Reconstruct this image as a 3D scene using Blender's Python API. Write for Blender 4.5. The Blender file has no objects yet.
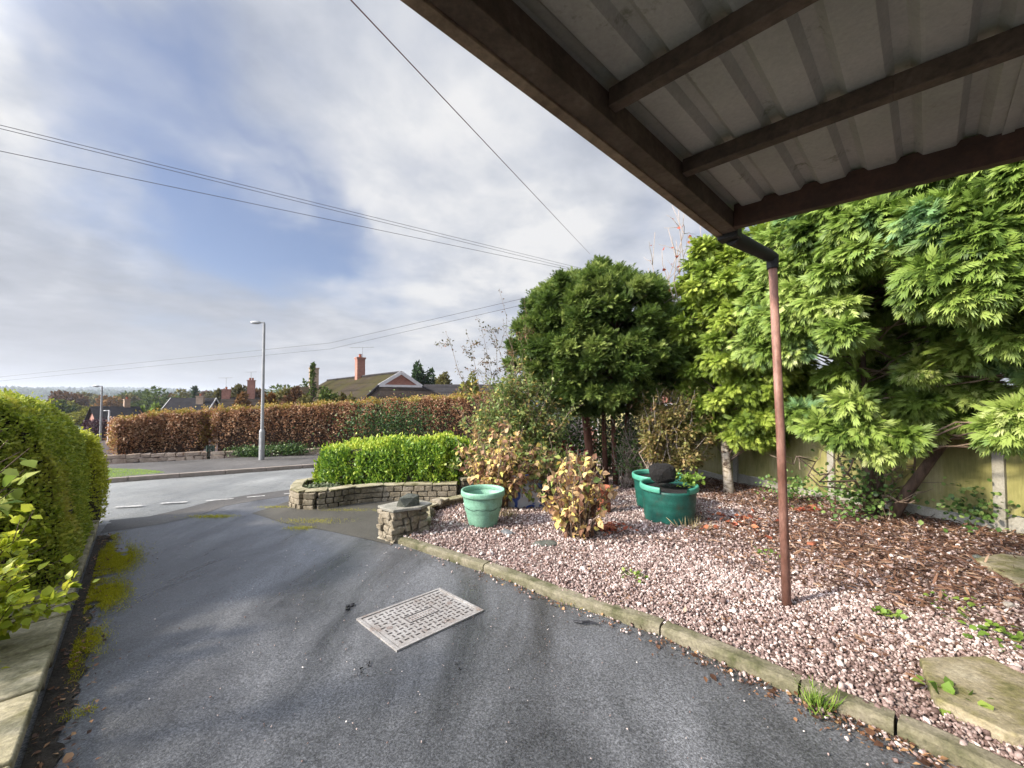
import bpy, bmesh, math, random
import numpy as np
from mathutils import Vector, Matrix, noise as mnoise

random.seed(7)
rng = np.random.default_rng(11)
S = bpy.context.scene
COL = S.collection
PI = math.pi

# ------------------------------------------------------------------ camera maths
F = 392.0
H = 1.4
PITCH = math.atan(12 / F)
SL = 0.061                       # the ground falls away from the camera


def ray(px, py):
    a, b = (px - 512) / F, (384 - py) / F
    return Vector((a, math.cos(PITCH) - b * math.sin(PITCH), math.sin(PITCH) + b * math.cos(PITCH)))


def G(px, py, dz=0.0):           # picture point -> place on the sloping ground
    d = ray(px, py)
    t = (dz - H) / (d.z + SL * d.y)
    return Vector((0, 0, H)) + d * t


def D(px, py, Y):                # picture point -> place at depth Y
    d = ray(px, py)
    return Vector((0, 0, H)) + d * (Y / d.y)


def gz(x, y):
    return -SL * y


# ------------------------------------------------------------------ scene helpers
def tag(o, label=None, cat=None, group=None, kind=None):
    if label: o['label'] = label
    if cat: o['category'] = cat
    if group: o['group'] = group
    if kind: o['kind'] = kind
    return o


def empty(name, loc, label, cat, group=None, rz=0):
    o = bpy.data.objects.new(name, None)
    COL.objects.link(o)
    o.location = loc
    o.rotation_euler = (0, 0, rz)
    o.empty_display_size = .1
    return tag(o, label, cat, group)


def link(name, me, mat, parent=None, smooth=False):
    o = bpy.data.objects.new(name, me)
    COL.objects.link(o)
    for m in (mat if isinstance(mat, (list, tuple)) else [mat]):
        me.materials.append(m)
    if smooth:
        me.polygons.foreach_set('use_smooth', [True] * len(me.polygons))
    if parent is not None:
        o.parent = parent
        # geometry is given in world space: an Empty's placement is undone, a mesh parent already sits at the origin
        if parent.type == 'EMPTY':
            m = Matrix.Translation(parent.location) @ parent.rotation_euler.to_matrix().to_4x4()
            o.matrix_parent_inverse = m.inverted()
    return o




class MB:
    """collects shapes, then builds ONE mesh object"""
    def __init__(s):
        s.v = []; s.f = []

    def add(s, vs, fs):
        n = len(s.v)
        s.v += [tuple(v) for v in vs]
        s.f += [tuple(n + i for i in f) for f in fs]
        return s

    def box(s, c, size, R=None, jit=0.0):
        c = Vector(c); out = []
        for dx in (-.5, .5):
            for dy in (-.5, .5):
                for dz in (-.5, .5):
                    p = Vector((dx * size[0], dy * size[1], dz * size[2]))
                    if jit: p += Vector([random.uniform(-jit, jit) for _ in range(3)])
                    out.append(c + (R @ p if R else p))
        return s.add(out, [(0, 1, 3, 2), (4, 6, 7, 5), (0, 4, 5, 1), (2, 3, 7, 6), (0, 2, 6, 4), (1, 5, 7, 3)])

    def beam(s, a, b, w, h, up=(0, 0, 1)):
        a, b = Vector(a), Vector(b)
        t = (b - a).normalized()
        x = t.cross(Vector(up)).normalized()
        z = x.cross(t).normalized()
        R = Matrix((x, t, z)).transposed()
        return s.box((a + b) / 2, (w, (b - a).length, h), R)

    def tube(s, pts, rad, n=8, cap=True):
        pts = [Vector(p) for p in pts]
        if not isinstance(rad, (list, tuple)): rad = [rad] * len(pts)
        rings = []
        ref = None
        for i, p in enumerate(pts):
            t = (pts[min(i + 1, len(pts) - 1)] - pts[max(i - 1, 0)]).normalized()
            if ref is None: ref = Vector((0, 0, 1)) if abs(t.z) < .9 else Vector((1, 0, 0))
            x = t.cross(ref).normalized(); y = x.cross(t).normalized()
            ref = y if abs(t.dot(y)) < .9 else ref
            rings.append([p + (x * math.cos(2 * PI * k / n) + y * math.sin(2 * PI * k / n)) * rad[i] for k in range(n)])
        vs = [v for r in rings for v in r]
        fs = []
        for i in range(len(pts) - 1):
            for k in range(n):
                a = i * n + k; b = i * n + (k + 1) % n
                fs.append((a, b, b + n, a + n))
        if cap:
            fs.append(tuple(range(n - 1, -1, -1))); fs.append(tuple((len(pts) - 1) * n + k for k in range(n)))
        return s.add(vs, fs)

    def lathe(s, c, prof, n=40, cap0=False):
        c = Vector(c); vs = []; fs = []
        for r, z in prof:
            vs += [c + Vector((r * math.cos(2 * PI * k / n), r * math.sin(2 * PI * k / n), z)) for k in range(n)]
        for i in range(len(prof) - 1):
            for k in range(n):
                a = i * n + k; b = i * n + (k + 1) % n
                fs.append((a, b, b + n, a + n))
        if cap0: fs.append(tuple(range(n - 1, -1, -1)))
        return s.add(vs, fs)

    def prism(s, poly, z0, z1):
        n = len(poly)
        fz0 = z0 if callable(z0) else (lambda x, y: z0)
        fz1 = z1 if callable(z1) else (lambda x, y: z1)
        vs = [(x, y, fz0(x, y)) for x, y in poly] + [(x, y, fz1(x, y)) for x, y in poly]
        fs = [tuple(range(n - 1, -1, -1)), tuple(range(n, 2 * n))] + [(i, (i + 1) % n, (i + 1) % n + n, i + n) for i in range(n)]
        return s.add(vs, fs)

    def build(s, name, mat, parent=None, smooth=False, bevel=0, seg=2):
        me = bpy.data.meshes.new(name)
        me.from_pydata(s.v, [], s.f)
        me.update()
        bm = bmesh.new(); bm.from_mesh(me)
        bmesh.ops.recalc_face_normals(bm, faces=bm.faces)
        bm.to_mesh(me); bm.free()
        o = link(name, me, mat, parent, smooth)
        if bevel:
            b = o.modifiers.new('bevel', 'BEVEL'); b.width = bevel; b.segments = seg; b.limit_method = 'ANGLE'
            me.polygons.foreach_set('use_smooth', [True] * len(me.polygons))
            w = o.modifiers.new('wn', 'WEIGHTED_NORMAL')
        return o


def np_mesh(name, V, T, mat, parent=None, tint=None, smooth=False, matidx=None):
    """V (n,3), T (m,3) triangles"""
    me = bpy.data.meshes.new(name)
    me.vertices.add(len(V)); me.vertices.foreach_set('co', np.ascontiguousarray(V, dtype=np.float32).ravel())
    me.loops.add(T.size); me.loops.foreach_set('vertex_index', T.astype(np.int32).ravel())
    me.polygons.add(len(T)); me.polygons.foreach_set('loop_start', np.arange(0, T.size, 3, dtype=np.int32))
    me.polygons.foreach_set('loop_total', np.full(len(T), 3, dtype=np.int32))
    me.update(calc_edges=True)
    if tint is not None:
        at = me.attributes.new('tint', 'FLOAT', 'POINT'); at.data.foreach_set('value', tint.astype(np.float32))
    return link(name, me, mat, parent, smooth)


# leaf templates: grow along +y, face +z
def tri_leaf(w=.3, fold=.07, droop=.1):
    V = np.array([(0, 0, 0), (-w, .42, fold), (0, 1, -droop), (w, .42, fold)], float)
    return V, np.array([(0, 3, 2), (0, 2, 1)])


def broad_leaf(w=.4, droop=.15):
    V = np.array([(0, 0, 0), (-w * .8, .22, .03), (-w, .55, .05), (0, 1, -droop), (w, .55, .05), (w * .8, .22, .03), (0, .5, -.05)], float)
    return V, np.array([(6, 0, 5), (6, 5, 4), (6, 4, 3), (6, 3, 2), (6, 2, 1), (6, 1, 0)])


def frond(pairs=4, wide=.11, droop=.3, seed=0):
    r = random.Random(seed); V = []; T = []

    def lobe(bx, by, ang, L):
        n = len(V); dx, dy = math.sin(ang), math.cos(ang); nx, ny = dy, -dx
        w = wide * L / .5
        for (u, v) in ((0, 0), (.45 * L, w), (L, 0), (.45 * L, -w)):
            x = bx + dx * u + nx * v; y = by + dy * u + ny * v
            V.append((x, y, -droop * (x * x * 1.2 + y * y) + r.uniform(-.02, .02)))
        T.append((n, n + 3, n + 2)); T.append((n, n + 2, n + 1))
    for k in range(pairs):
        y = .08 + .62 * k / pairs
        L = .55 * (1 - .11 * k) * r.uniform(.8, 1.1)
        a = .62 - .07 * k
        lobe(0, y, a + r.uniform(-.15, .15), L); lobe(0, y + .05, -a + r.uniform(-.15, .15), L)
    lobe(0, .5, 0, .5)
    return np.array(V, float), np.array(T)


def norm(a):
    return a / np.maximum(np.linalg.norm(a, axis=-1, keepdims=True), 1e-9)


def scatter(name, tmpl, P, Dv, N, size, mat, parent=None, tint=None):
    """copies of the template(s) at P growing along Dv facing N, as one mesh"""
    tm = tmpl if isinstance(tmpl, list) else [tmpl]
    Vs = []; Ts = []; Tn = []; off = 0
    n = len(P)
    size = np.broadcast_to(np.asarray(size, float), (n,))
    if tint is None: tint = rng.random(n)
    which = rng.integers(0, len(tm), n)
    y = norm(Dv); x = norm(np.cross(y, N)); z = np.cross(x, y)
    for k, (V, T) in enumerate(tm):
        i = np.where(which == k)[0]
        if len(i) == 0: continue
        W = (V[None, :, 0:1] * x[i, None, :] + V[None, :, 1:2] * y[i, None, :] + V[None, :, 2:3] * z[i, None, :]) * size[i, None, None] + P[i, None, :]
        Vs.append(W.reshape(-1, 3))
        Ts.append((T[None] + (np.arange(len(i)) * len(V))[:, None, None]).reshape(-1, 3) + off)
        Tn.append(np.repeat(tint[i], len(V)))
        off += len(i) * len(V)
    return np_mesh(name, np.concatenate(Vs), np.concatenate(Ts), mat, parent, np.concatenate(Tn))


def rnd_dirs(n):
    return norm(rng.normal(size=(n, 3)))


def wob(P, s=1.0, seed=0):
    """cheap smooth noise, about -1..1"""
    P = np.asarray(P) * s + seed * 3.17
    x, y, z = P[..., 0], P[..., 1], P[..., 2]
    return (np.sin(1.7 * x + 2.1 * y + .3) * np.cos(1.3 * z - .9 * x) + .6 * np.sin(3.1 * y - 2.3 * z + 1.1) * np.cos(2.9 * x + .7)
            + .4 * np.sin(5.3 * x + 4.7 * z) * np.cos(6.1 * y - 1.9)) / 1.6


# ------------------------------------------------------------------ materials
def new_mat(name):
    m = bpy.data.materials.new(name); m.use_nodes = True
    nt = m.node_tree; b = nt.nodes['Principled BSDF']
    return m, nt, b


def nnode(nt, typ, **kw):
    n = nt.nodes.new(typ)
    for k, v in kw.items():
        if k in n.inputs.keys(): n.inputs[k].default_value = v
        else: setattr(n, k, v)
    return n


def ramp(nt, src, stops):
    r = nt.nodes.new('ShaderNodeValToRGB')
    el = r.color_ramp.elements
    while len(el) < len(stops): el.new(.5)
    for e, (p, c) in zip(el, stops):
        e.position = p; e.color = (c[0], c[1], c[2], 1) if not isinstance(c, (int, float)) else (c, c, c, 1)
    nt.links.new(src, r.inputs[0])
    return r


def mix(nt, fac, a, b, mode='MIX'):
    m = nt.nodes.new('ShaderNodeMix'); m.data_type = 'RGBA'; m.blend_type = mode
    for i, v in ((0, fac), (6, a), (7, b)):
        if hasattr(v, 'is_output'): nt.links.new(v, m.inputs[i])
        elif isinstance(v, (int, float)): m.inputs[i].default_value = v if i == 0 else (v, v, v, 1)
        else: m.inputs[i].default_value = (*v, 1)
    return m.outputs[2]


def coords(nt, scale=(1, 1, 1), rot=(0, 0, 0), obj=False):
    if obj:
        g = nt.nodes.new('ShaderNodeTexCoord').outputs['Object']
    else:
        g = nt.nodes.new('ShaderNodeNewGeometry').outputs['Position']
    mp = nt.nodes.new('ShaderNodeMapping')
    mp.inputs['Scale'].default_value = scale; mp.inputs['Rotation'].default_value = rot
    nt.links.new(g, mp.inputs[0])
    return mp.outputs[0]


def noise(nt, vec, scale, detail=4, rough=.55, dist=0):
    n = nnode(nt, 'ShaderNodeTexNoise', Scale=scale, Detail=detail, Roughness=rough, Distortion=dist)
    nt.links.new(vec, n.inputs['Vector'])
    return n.outputs[0]


def bump(nt, b, h, strength=.5, dist=.01, prev=None):
    n = nt.nodes.new('ShaderNodeBump'); n.inputs['Strength'].default_value = strength; n.inputs['Distance'].default_value = dist
    nt.links.new(h, n.inputs['Height'])
    if prev is not None: nt.links.new(prev, n.inputs['Normal'])
    nt.links.new(n.outputs[0], b.inputs['Normal'])
    return n.outputs[0]


def surf(name, stops, scale=4, rough=.8, bstr=.4, bdist=.01, bscale=40, fine=None, metal=0, spec=.5, stretch=(1, 1, 1)):
    """mottled opaque surface: a ramp over broad noise times fine speckle, with a bump"""
    m, nt, b = new_mat(name)
    v = coords(nt, stretch)
    c = ramp(nt, noise(nt, v, scale, 5, .6), stops).outputs[0]
    f = noise(nt, v, bscale, 4, .7)
    if fine: c = mix(nt, fine, c, ramp(nt, f, [(.3, .25), (.7, 1.6)]).outputs[0], 'MULTIPLY')
    nt.links.new(c, b.inputs['Base Color'])
    b.inputs['Roughness'].default_value = rough; b.inputs['Metallic'].default_value = metal
    b.inputs['Specular IOR Level'].default_value = spec
    if bstr: bump(nt, b, f, bstr, bdist)
    return m


def leaf_mat(name, stops, rough=.55, trans=.3, spec=.35, patch=None):
    m, nt, b = new_mat(name)
    a = nt.nodes.new('ShaderNodeAttribute'); a.attribute_name = 'tint'
    c = ramp(nt, a.outputs['Fac'], stops).outputs[0]
    if patch:                       # broad patches of another colour through the plant
        sc, col, lo, hi = patch
        f = ramp(nt, noise(nt, coords(nt), sc, 3, .6), [(lo, 0.0), (hi, 1.0)]).outputs[0]
        c = mix(nt, f, c, col)
    nt.links.new(c, b.inputs['Base Color'])
    b.inputs['Roughness'].default_value = rough; b.inputs['Specular IOR Level'].default_value = spec
    t = nt.nodes.new('ShaderNodeBsdfTranslucent'); nt.links.new(c, t.inputs[0])
    ms = nt.nodes.new('ShaderNodeMixShader'); ms.inputs[0].default_value = trans
    nt.links.new(b.outputs[0], ms.inputs[1]); nt.links.new(t.outputs[0], ms.inputs[2])
    nt.links.new(ms.outputs[0], nt.nodes['Material Output'].inputs[0])
    return m


def lerp(a, b, t): return a + (b - a) * t


M = {}


def tarmac(name, dark, light, wet, lane=None):
    m, nt, b = new_mat(name)
    v = coords(nt)
    vs = coords(nt, (1.0, .28, 1), (0, 0, math.radians(-38)))
    patch = noise(nt, vs, 1.6, 6, .62, .6)
    speck = noise(nt, v, 90, 3, .9)
    big = noise(nt, v, .55, 3, .5)
    c = ramp(nt, patch, [(.32, dark), (.68, light)]).outputs[0]
    c = mix(nt, .85, c, ramp(nt, speck, [(.36, .25), (.50, .9), (.66, 2.1)]).outputs[0], 'MULTIPLY')
    c = mix(nt, .5, c, ramp(nt, big, [(.35, .6), (.65, 1.3)]).outputs[0], 'MULTIPLY')
    # little pits and dark oil spots
    vo = nnode(nt, 'ShaderNodeTexVoronoi', Scale=2.3); nt.links.new(v, vo.inputs['Vector'])
    c = mix(nt, ramp(nt, vo.outputs['Distance'], [(.02, .65), (.05, 0.0)]).outputs[0], c, (.012, .012, .012))
    # hairline cracks
    vc = nnode(nt, 'ShaderNodeTexVoronoi', Scale=.8, feature='DISTANCE_TO_EDGE')
    wv = nt.nodes.new('ShaderNodeVectorMath'); wv.operation = 'ADD'
    nn = nnode(nt, 'ShaderNodeTexNoise', Scale=4.0, Detail=5); nt.links.new(v, nn.inputs['Vector'])
    sc = nt.nodes.new('ShaderNodeVectorMath'); sc.operation = 'SCALE'; sc.inputs['Scale'].default_value = .35
    nt.links.new(nn.outputs['Color'], sc.inputs[0]); nt.links.new(v, wv.inputs[0]); nt.links.new(sc.outputs[0], wv.inputs[1])
    nt.links.new(wv.outputs[0], vc.inputs['Vector'])
    c = mix(nt, ramp(nt, vc.outputs['Distance'], [(.0, .35), (.006, 0.0)]).outputs[0], c, (.015, .015, .014))
    nt.links.new(c, b.inputs['Base Color'])
    r = ramp(nt, patch, [(.35, wet[0]), (.6, wet[1])]).outputs[0]
    nt.links.new(r, b.inputs['Roughness'])
    b.inputs['Specular IOR Level'].default_value = .45
    grains = noise(nt, v, 150, 3, .8)
    p = bump(nt, b, grains, .5, .006)
    bump(nt, b, noise(nt, v, 7, 4, .6), .25, .02, p)
    return m


M['drive'] = tarmac('drive_tarmac', (.045, .048, .053), (.155, .163, .178), (.24, .52))
M['road'] = tarmac('road_tarmac', (.19, .20, .20), (.26, .27, .265), (.42, .6))
M['pave'] = tarmac('footway_tarmac', (.075, .073, .07), (.12, .115, .11), (.6, .75))
M['apron'] = tarmac('old_tarmac', (.055, .053, .045), (.095, .09, .075), (.6, .75))
M['kerb'] = surf('mossy_concrete', [(.34, (.055, .06, .02)), (.47, (.15, .14, .085)), (.72, (.28, .25, .19))], 5, .9, .6, .006, 60, .5)
M['kerbfar'] = surf('road_kerb_concrete', [(.35, (.22, .19, .16)), (.7, (.32, .27, .24))], 3, .9, .4, .01, 30, .3)
M['stone'] = surf('buff_stone', [(.3, (.10, .085, .06)), (.5, (.25, .215, .155)), (.7, (.36, .32, .25))], 5, .92, .8, .012, 38, .55)
M['coping'] = surf('coping_concrete', [(.34, (.14, .13, .06)), (.52, (.32, .29, .19)), (.72, (.44, .40, .30))], 6, .9, .5, .008, 45, .5)
M['capslab'] = surf('lichened_slab', [(.3, (.15, .15, .12)), (.6, (.29, .28, .24)), (.8, (.40, .39, .35))], 9, .9, .5, .006, 60, .5)
M['mortar'] = surf('mortar', [(.3, (.09, .085, .07)), (.7, (.17, .16, .13))], 12, .95, .6, .01, 60, .4)
M['paintline'] = surf('worn_white_paint', [(.38, (.27, .27, .27)), (.58, (.55, .55, .53))], 14, .7, .3, .003, 90, .4)
M['soil'] = surf('dark_soil', [(.3, (.025, .021, .016)), (.7, (.075, .062, .046))], 10, .95, 1, .03, 45, .5)
M['compost'] = surf('black_compost', [(.3, (.004, .004, .004)), (.7, (.014, .012, .011))], 16, .95, 1, .03, 60, .5)
M['lawn'] = surf('lawn_base', [(.3, (.10, .22, .02)), (.7, (.20, .36, .04))], 3, .95, .8, .03, 50, .3)
M['rock_dark'] = surf('dark_green_rock', [(.3, (.05, .06, .05)), (.7, (.13, .14, .12))], 12, .85, .7, .01, 40, .5)
M['rock_pale'] = surf('pale_rock', [(.3, (.30, .27, .23)), (.7, (.5, .47, .43))], 12, .85, .6, .01, 40, .4)
M['slab'] = surf('mossy_paving_slab', [(.30, (.07, .08, .02)), (.42, (.20, .18, .08)), (.56, (.30, .26, .17)), (.75, (.42, .38, .28))], 5, .9, .7, .01, 45, .55)
M['wood'] = surf('dark_stained_timber', [(.3, (.035, .024, .017)), (.5, (.08, .056, .040)), (.75, (.14, .105, .078))], 5, .8, .6, .004, 30, .5)
M['wood_red'] = surf('red_brown_timber', [(.3, (.036, .018, .012)), (.7, (.085, .040, .026))], 5, .7, .5, .003, 30, .4)
M['fascia'] = surf('weathered_fascia', [(.3, (.16, .11, .075)), (.7, (.32, .24, .165))], 7, .8, .5, .003, 30, .4)
M['gutter'] = surf('black_plastic', [(.3, (.005, .005, .005)), (.7, (.011, .010, .010))], 7, .7, .1, .003, 30)
M['rust'] = surf('rusty_painted_steel', [(.30, (.13, .055, .035)), (.5, (.23, .115, .085)), (.72, (.36, .21, .165))], 9, .6, .4, .002, 60, .4, stretch=(1, 1, .35))
M['brick'] = None
M['slate'] = surf('grey_slate', [(.3, (.020, .020, .023)), (.7, (.038, .036, .040))], 2, .95, .3, .02, 12, .3, spec=.05)
M['white'] = surf('white_paint', [(.3, (.62, .62, .62)), (.7, (.8, .8, .8))], 4, .5, .1, .003, 30)
M['galv'] = surf('galvanised_steel', [(.3, (.30, .31, .32)), (.7, (.42, .43, .44))], 6, .5, .1, .003, 30, metal=.3)
M['lampgrey'] = surf('pale_grey_paint', [(.3, (.26, .27, .28)), (.7, (.34, .35, .35))], 6, .5, .1, .003, 30)
M['wire'] = surf('cable_black', [(.3, (.07, .07, .08)), (.7, (.10, .10, .11))], 2, .6, 0)
M['wirered'] = surf('cable_faded_red', [(.3, (.22, .10, .12)), (.7, (.28, .14, .16))], 2, .6, 0)
M['pot'] = surf('pale_green_plastic', [(.30, (.15, .30, .20)), (.42, (.18, .38, .27)), (.7, (.25, .47, .35))], 6, .5, .12, .003, 60, .35)
M['tub'] = surf('dark_green_plastic', [(.30, (.03, .06, .045)), (.42, (.007, .075, .058)), (.7, (.013, .115, .088))], 6, .5, .12, .003, 60, .4)
M['tubrim'] = surf('faded_green_rim', [(.3, (.05, .26, .18)), (.7, (.10, .36, .26))], 5, .5, .1, .003, 60, .15)
M['terra'] = surf('terracotta', [(.3, (.22, .06, .03)), (.7, (.36, .12, .06))], 6, .85, .3, .004, 50, .3)
M['bark'] = surf('brown_bark', [(.3, (.05, .03, .02)), (.7, (.15, .10, .07))], 9, .9, .8, .01, 30, .5, stretch=(1, 1, .25))
M['redbark'] = surf('red_cypress_bark', [(.3, (.09, .035, .02)), (.7, (.24, .11, .075))], 12, .9, .9, .012, 30, .5, stretch=(1, 1, .2))
M['twig'] = surf('bare_twig', [(.3, (.13, .09, .06)), (.7, (.26, .20, .15))], 9, .9, .2, .005, 40)
M['greytwig'] = surf('pale_twig', [(.3, (.24, .19, .15)), (.7, (.40, .34, .29))], 9, .9, .2, .005, 40)
M['core'] = surf('hedge_dark_core', [(.3, (.02, .018, .01)), (.7, (.05, .04, .022))], 12, .95, 1, .05, 20, .5)
M['browncore'] = surf('beech_dark_core', [(.3, (.035, .02, .012)), (.7, (.08, .045, .028))], 12, .95, 1, .05, 20, .5)
M['concrete'] = surf('concrete_post', [(.3, (.26, .25, .21)), (.7, (.40, .39, .34))], 4, .9, .3, .005, 50, .3)
M['plasticblack'] = surf('black_rubber_scrap', [(.3, (.015, .016, .02)), (.7, (.03, .03, .035))], 7, .45, .3, .01, 30)
M['greyscrap'] = surf('grey_slate_scrap', [(.3, (.10, .11, .12)), (.7, (.18, .19, .2))], 7, .6, .3, .01, 30)


def brick_mat(name, c1, c2, mortar, scale=1.0, bw=.225, rh=.075):
    m, nt, b = new_mat(name)
    tc = nt.nodes.new('ShaderNodeTexCoord')
    br = nnode(nt, 'ShaderNodeTexBrick', Color1=(*c1, 1), Color2=(*c2, 1), Mortar=(*mortar, 1), Scale=scale)
    br.inputs['Brick Width'].default_value = bw; br.inputs['Row Height'].default_value = rh; br.inputs['Mortar Size'].default_value = .008
    g = nt.nodes.new('ShaderNodeNewGeometry')
    # along-wall coordinate: x+y mixed, height
    sx = nt.nodes.new('ShaderNodeSeparateXYZ'); nt.links.new(g.outputs['Position'], sx.inputs[0])
    ad = nt.nodes.new('ShaderNodeMath'); ad.operation = 'ADD'; nt.links.new(sx.outputs[0], ad.inputs[0]); nt.links.new(sx.outputs[1], ad.inputs[1])
    cb = nt.nodes.new('ShaderNodeCombineXYZ'); nt.links.new(ad.outputs[0], cb.inputs[0]); nt.links.new(sx.outputs[2], cb.inputs[1])
    nt.links.new(cb.outputs[0], br.inputs['Vector'])
    c = mix(nt, .4, br.outputs['Color'], ramp(nt, noise(nt, coords(nt), 3, 4), [(.3, .6), (.7, 1.4)]).outputs[0], 'MULTIPLY')
    nt.links.new(c, b.inputs['Base Color']); b.inputs['Roughness'].default_value = .9
    bump(nt, b, br.outputs['Fac'], -.4, .01)
    return m


M['brick'] = brick_mat('red_brick', (.30, .10, .065), (.38, .15, .10), (.35, .30, .26))
M['brickpale'] = brick_mat('buff_brick', (.36, .24, .16), (.42, .30, .20), (.4, .36, .3))


def tile_mat(name, a, bcol, moss=None, row=.3):
    m, nt, b = new_mat(name)
    g = nt.nodes.new('ShaderNodeNewGeometry')
    sx = nt.nodes.new('ShaderNodeSeparateXYZ'); nt.links.new(g.outputs['Position'], sx.inputs[0])
    w = nnode(nt, 'ShaderNodeTexWave', Scale=1.0 / row * .16); w.bands_direction = 'Z'; w.wave_profile = 'SAW'
    nt.links.new(g.outputs['Position'], w.inputs['Vector'])
    c = ramp(nt, noise(nt, coords(nt), 1.2, 5, .7), [(.3, a), (.7, bcol)]).outputs[0]
    c = mix(nt, .8, c, ramp(nt, w.outputs['Fac'], [(.0, .45), (.25, 1.0), (1.0, 1.2)]).outputs[0], 'MULTIPLY')
    if moss: c = mix(nt, ramp(nt, noise(nt, coords(nt), .35, 5, .7), [(.42, 0.0), (.58, .85)]).outputs[0], c, moss)
    nt.links.new(c, b.inputs['Base Color']); b.inputs['Roughness'].default_value = .95; b.inputs['Specular IOR Level'].default_value = .05
    bump(nt, b, w.outputs['Fac'], .6, .04)
    return m


M['tiles'] = tile_mat('concrete_roof_tiles', (.030, .024, .021), (.055, .044, .037))
M['tilesmoss'] = tile_mat('mossy_roof_tiles', (.030, .024, .018), (.055, .044, .032), (.050, .046, .018))
M['tilesgrey'] = tile_mat('grey_roof_tiles', (.035, .034, .036), (.06, .056, .058))


def sheet_mat():
    m, nt, b = new_mat('off_white_roof_sheet')
    v = coords(nt)
    c = ramp(nt, noise(nt, v, 1.7, 5, .65), [(.3, (.30, .30, .265)), (.7, (.44, .435, .39))]).outputs[0]
    c = mix(nt, .25, c, ramp(nt, noise(nt, v, 60, 3, .7), [(.3, .5), (.7, 1.3)]).outputs[0], 'MULTIPLY')
    c = mix(nt, ramp(nt, noise(nt, v, 6, 5, .75), [(.60, 0.0), (.72, .7)]).outputs[0], c, (.09, .11, .05))
    nt.links.new(c, b.inputs['Base Color']); b.inputs['Roughness'].default_value = .7
    bump(nt, b, noise(nt, v, 25, 3), .15, .004)
    return m


M['sheet'] = sheet_mat()


def fence_mat():
    m, nt, b = new_mat('algae_stained_fence_board')
    v = coords(nt)
    c = ramp(nt, noise(nt, coords(nt, (1.2, 1.2, .5)), 2.2, 5, .65), [(.3, (.15, .15, .045)), (.5, (.28, .27, .10)), (.7, (.40, .36, .20))]).outputs[0]
    c = mix(nt, .5, c, ramp(nt, noise(nt, coords(nt, (14, 14, 1)), 3, 4, .7), [(.3, .6), (.7, 1.25)]).outputs[0], 'MULTIPLY')
    nt.links.new(c, b.inputs['Base Color']); b.inputs['Roughness'].default_value = .9
    bump(nt, b, noise(nt, coords(nt, (14, 14, 1)), 4, 4, .7), .4, .006)
    return m


M['fence'] = fence_mat()


def birch_mat():
    m, nt, b = new_mat('pale_peeling_bark')
    v = coords(nt, (1, 1, 2.2))
    c = ramp(nt, noise(nt, v, 8, 5, .7), [(.40, (.07, .045, .03)), (.5, (.38, .33, .25)), (.65, (.55, .5, .42))]).outputs[0]
    nt.links.new(c, b.inputs['Base Color']); b.inputs['Roughness'].default_value = .9
    bump(nt, b, noise(nt, v, 18, 4, .7), .8, .01)
    return m


M['birch'] = birch_mat()

# ------------------------------------------------------------------ render, world, camera, sun
S.render.engine = 'CYCLES'
S.view_settings.view_transform = 'Standard'; S.view_settings.look = 'None'
S.view_settings.exposure = 0.45; S.view_settings.gamma = 1
cy = S.cycles
cy.use_denoising = True; cy.max_bounces = 7; cy.diffuse_bounces = 3; cy.glossy_bounces = 3
cy.transmission_bounces = 4; cy.transparent_max_bounces = 6; cy.volume_bounces = 0
cy.use_adaptive_sampling = True; cy.adaptive_threshold = .02; cy.sample_clamp_indirect = 6
cy.caustics_reflective = False; cy.caustics_refractive = False

cam = bpy.data.cameras.new('camera'); co = bpy.data.objects.new('camera', cam); COL.objects.link(co)
cam.sensor_width = 36; cam.lens = 36 * F / 1024; cam.clip_start = .05; cam.clip_end = 12000
co.location = (0, 0, H); co.rotation_euler = (PI / 2 + PITCH, 0, 0)
S.camera = co

SUN_AZ = math.radians(-112)      # seen from above, clockwise from +Y
SUN_EL = math.radians(33)
sd = Vector((math.sin(SUN_AZ) * math.cos(SUN_EL), math.cos(SUN_AZ) * math.cos(SUN_EL), math.sin(SUN_EL)))
sl = bpy.data.lights.new('sun', 'SUN'); so = bpy.data.objects.new('sun', sl); COL.objects.link(so)
sl.energy = 4.8; sl.angle = math.radians(5); sl.color = (1, .87, .68)
so.rotation_euler = (-sd).to_track_quat('-Z', 'Y').to_euler(); so.location = (-10, -3, 15)

W = bpy.data.worlds.new('World'); S.world = W; W.use_nodes = True
nt = W.node_tree; bg = nt.nodes['Background']
sky = nt.nodes.new('ShaderNodeTexSky'); sky.sky_type = 'NISHITA'; sky.sun_disc = False
sky.sun_elevation = SUN_EL; sky.sun_rotation = SUN_AZ; sky.dust_density = 1.0
tc = nt.nodes.new('ShaderNodeTexCoord'); dirv = tc.outputs['Generated']
sx = nt.nodes.new('ShaderNodeSeparateXYZ'); nt.links.new(dirv, sx.inputs[0])


def mth(op, a, b=None, c=None, clamp=False):
    n = nt.nodes.new('ShaderNodeMath'); n.operation = op; n.use_clamp = clamp
    for i, v in enumerate((a, b, c)):
        if v is None: continue
        if hasattr(v, 'is_output'): nt.links.new(v, n.inputs[i])
        else: n.inputs[i].default_value = v
    return n.outputs[0]


zz = mth('ADD', mth('MAXIMUM', sx.outputs[2], 0.0), .16)
cb = nt.nodes.new('ShaderNodeCombineXYZ')
nt.links.new(mth('DIVIDE', sx.outputs[0], zz), cb.inputs[0]); nt.links.new(mth('DIVIDE', sx.outputs[1], zz), cb.inputs[1])
cv = cb.outputs[0]


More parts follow.
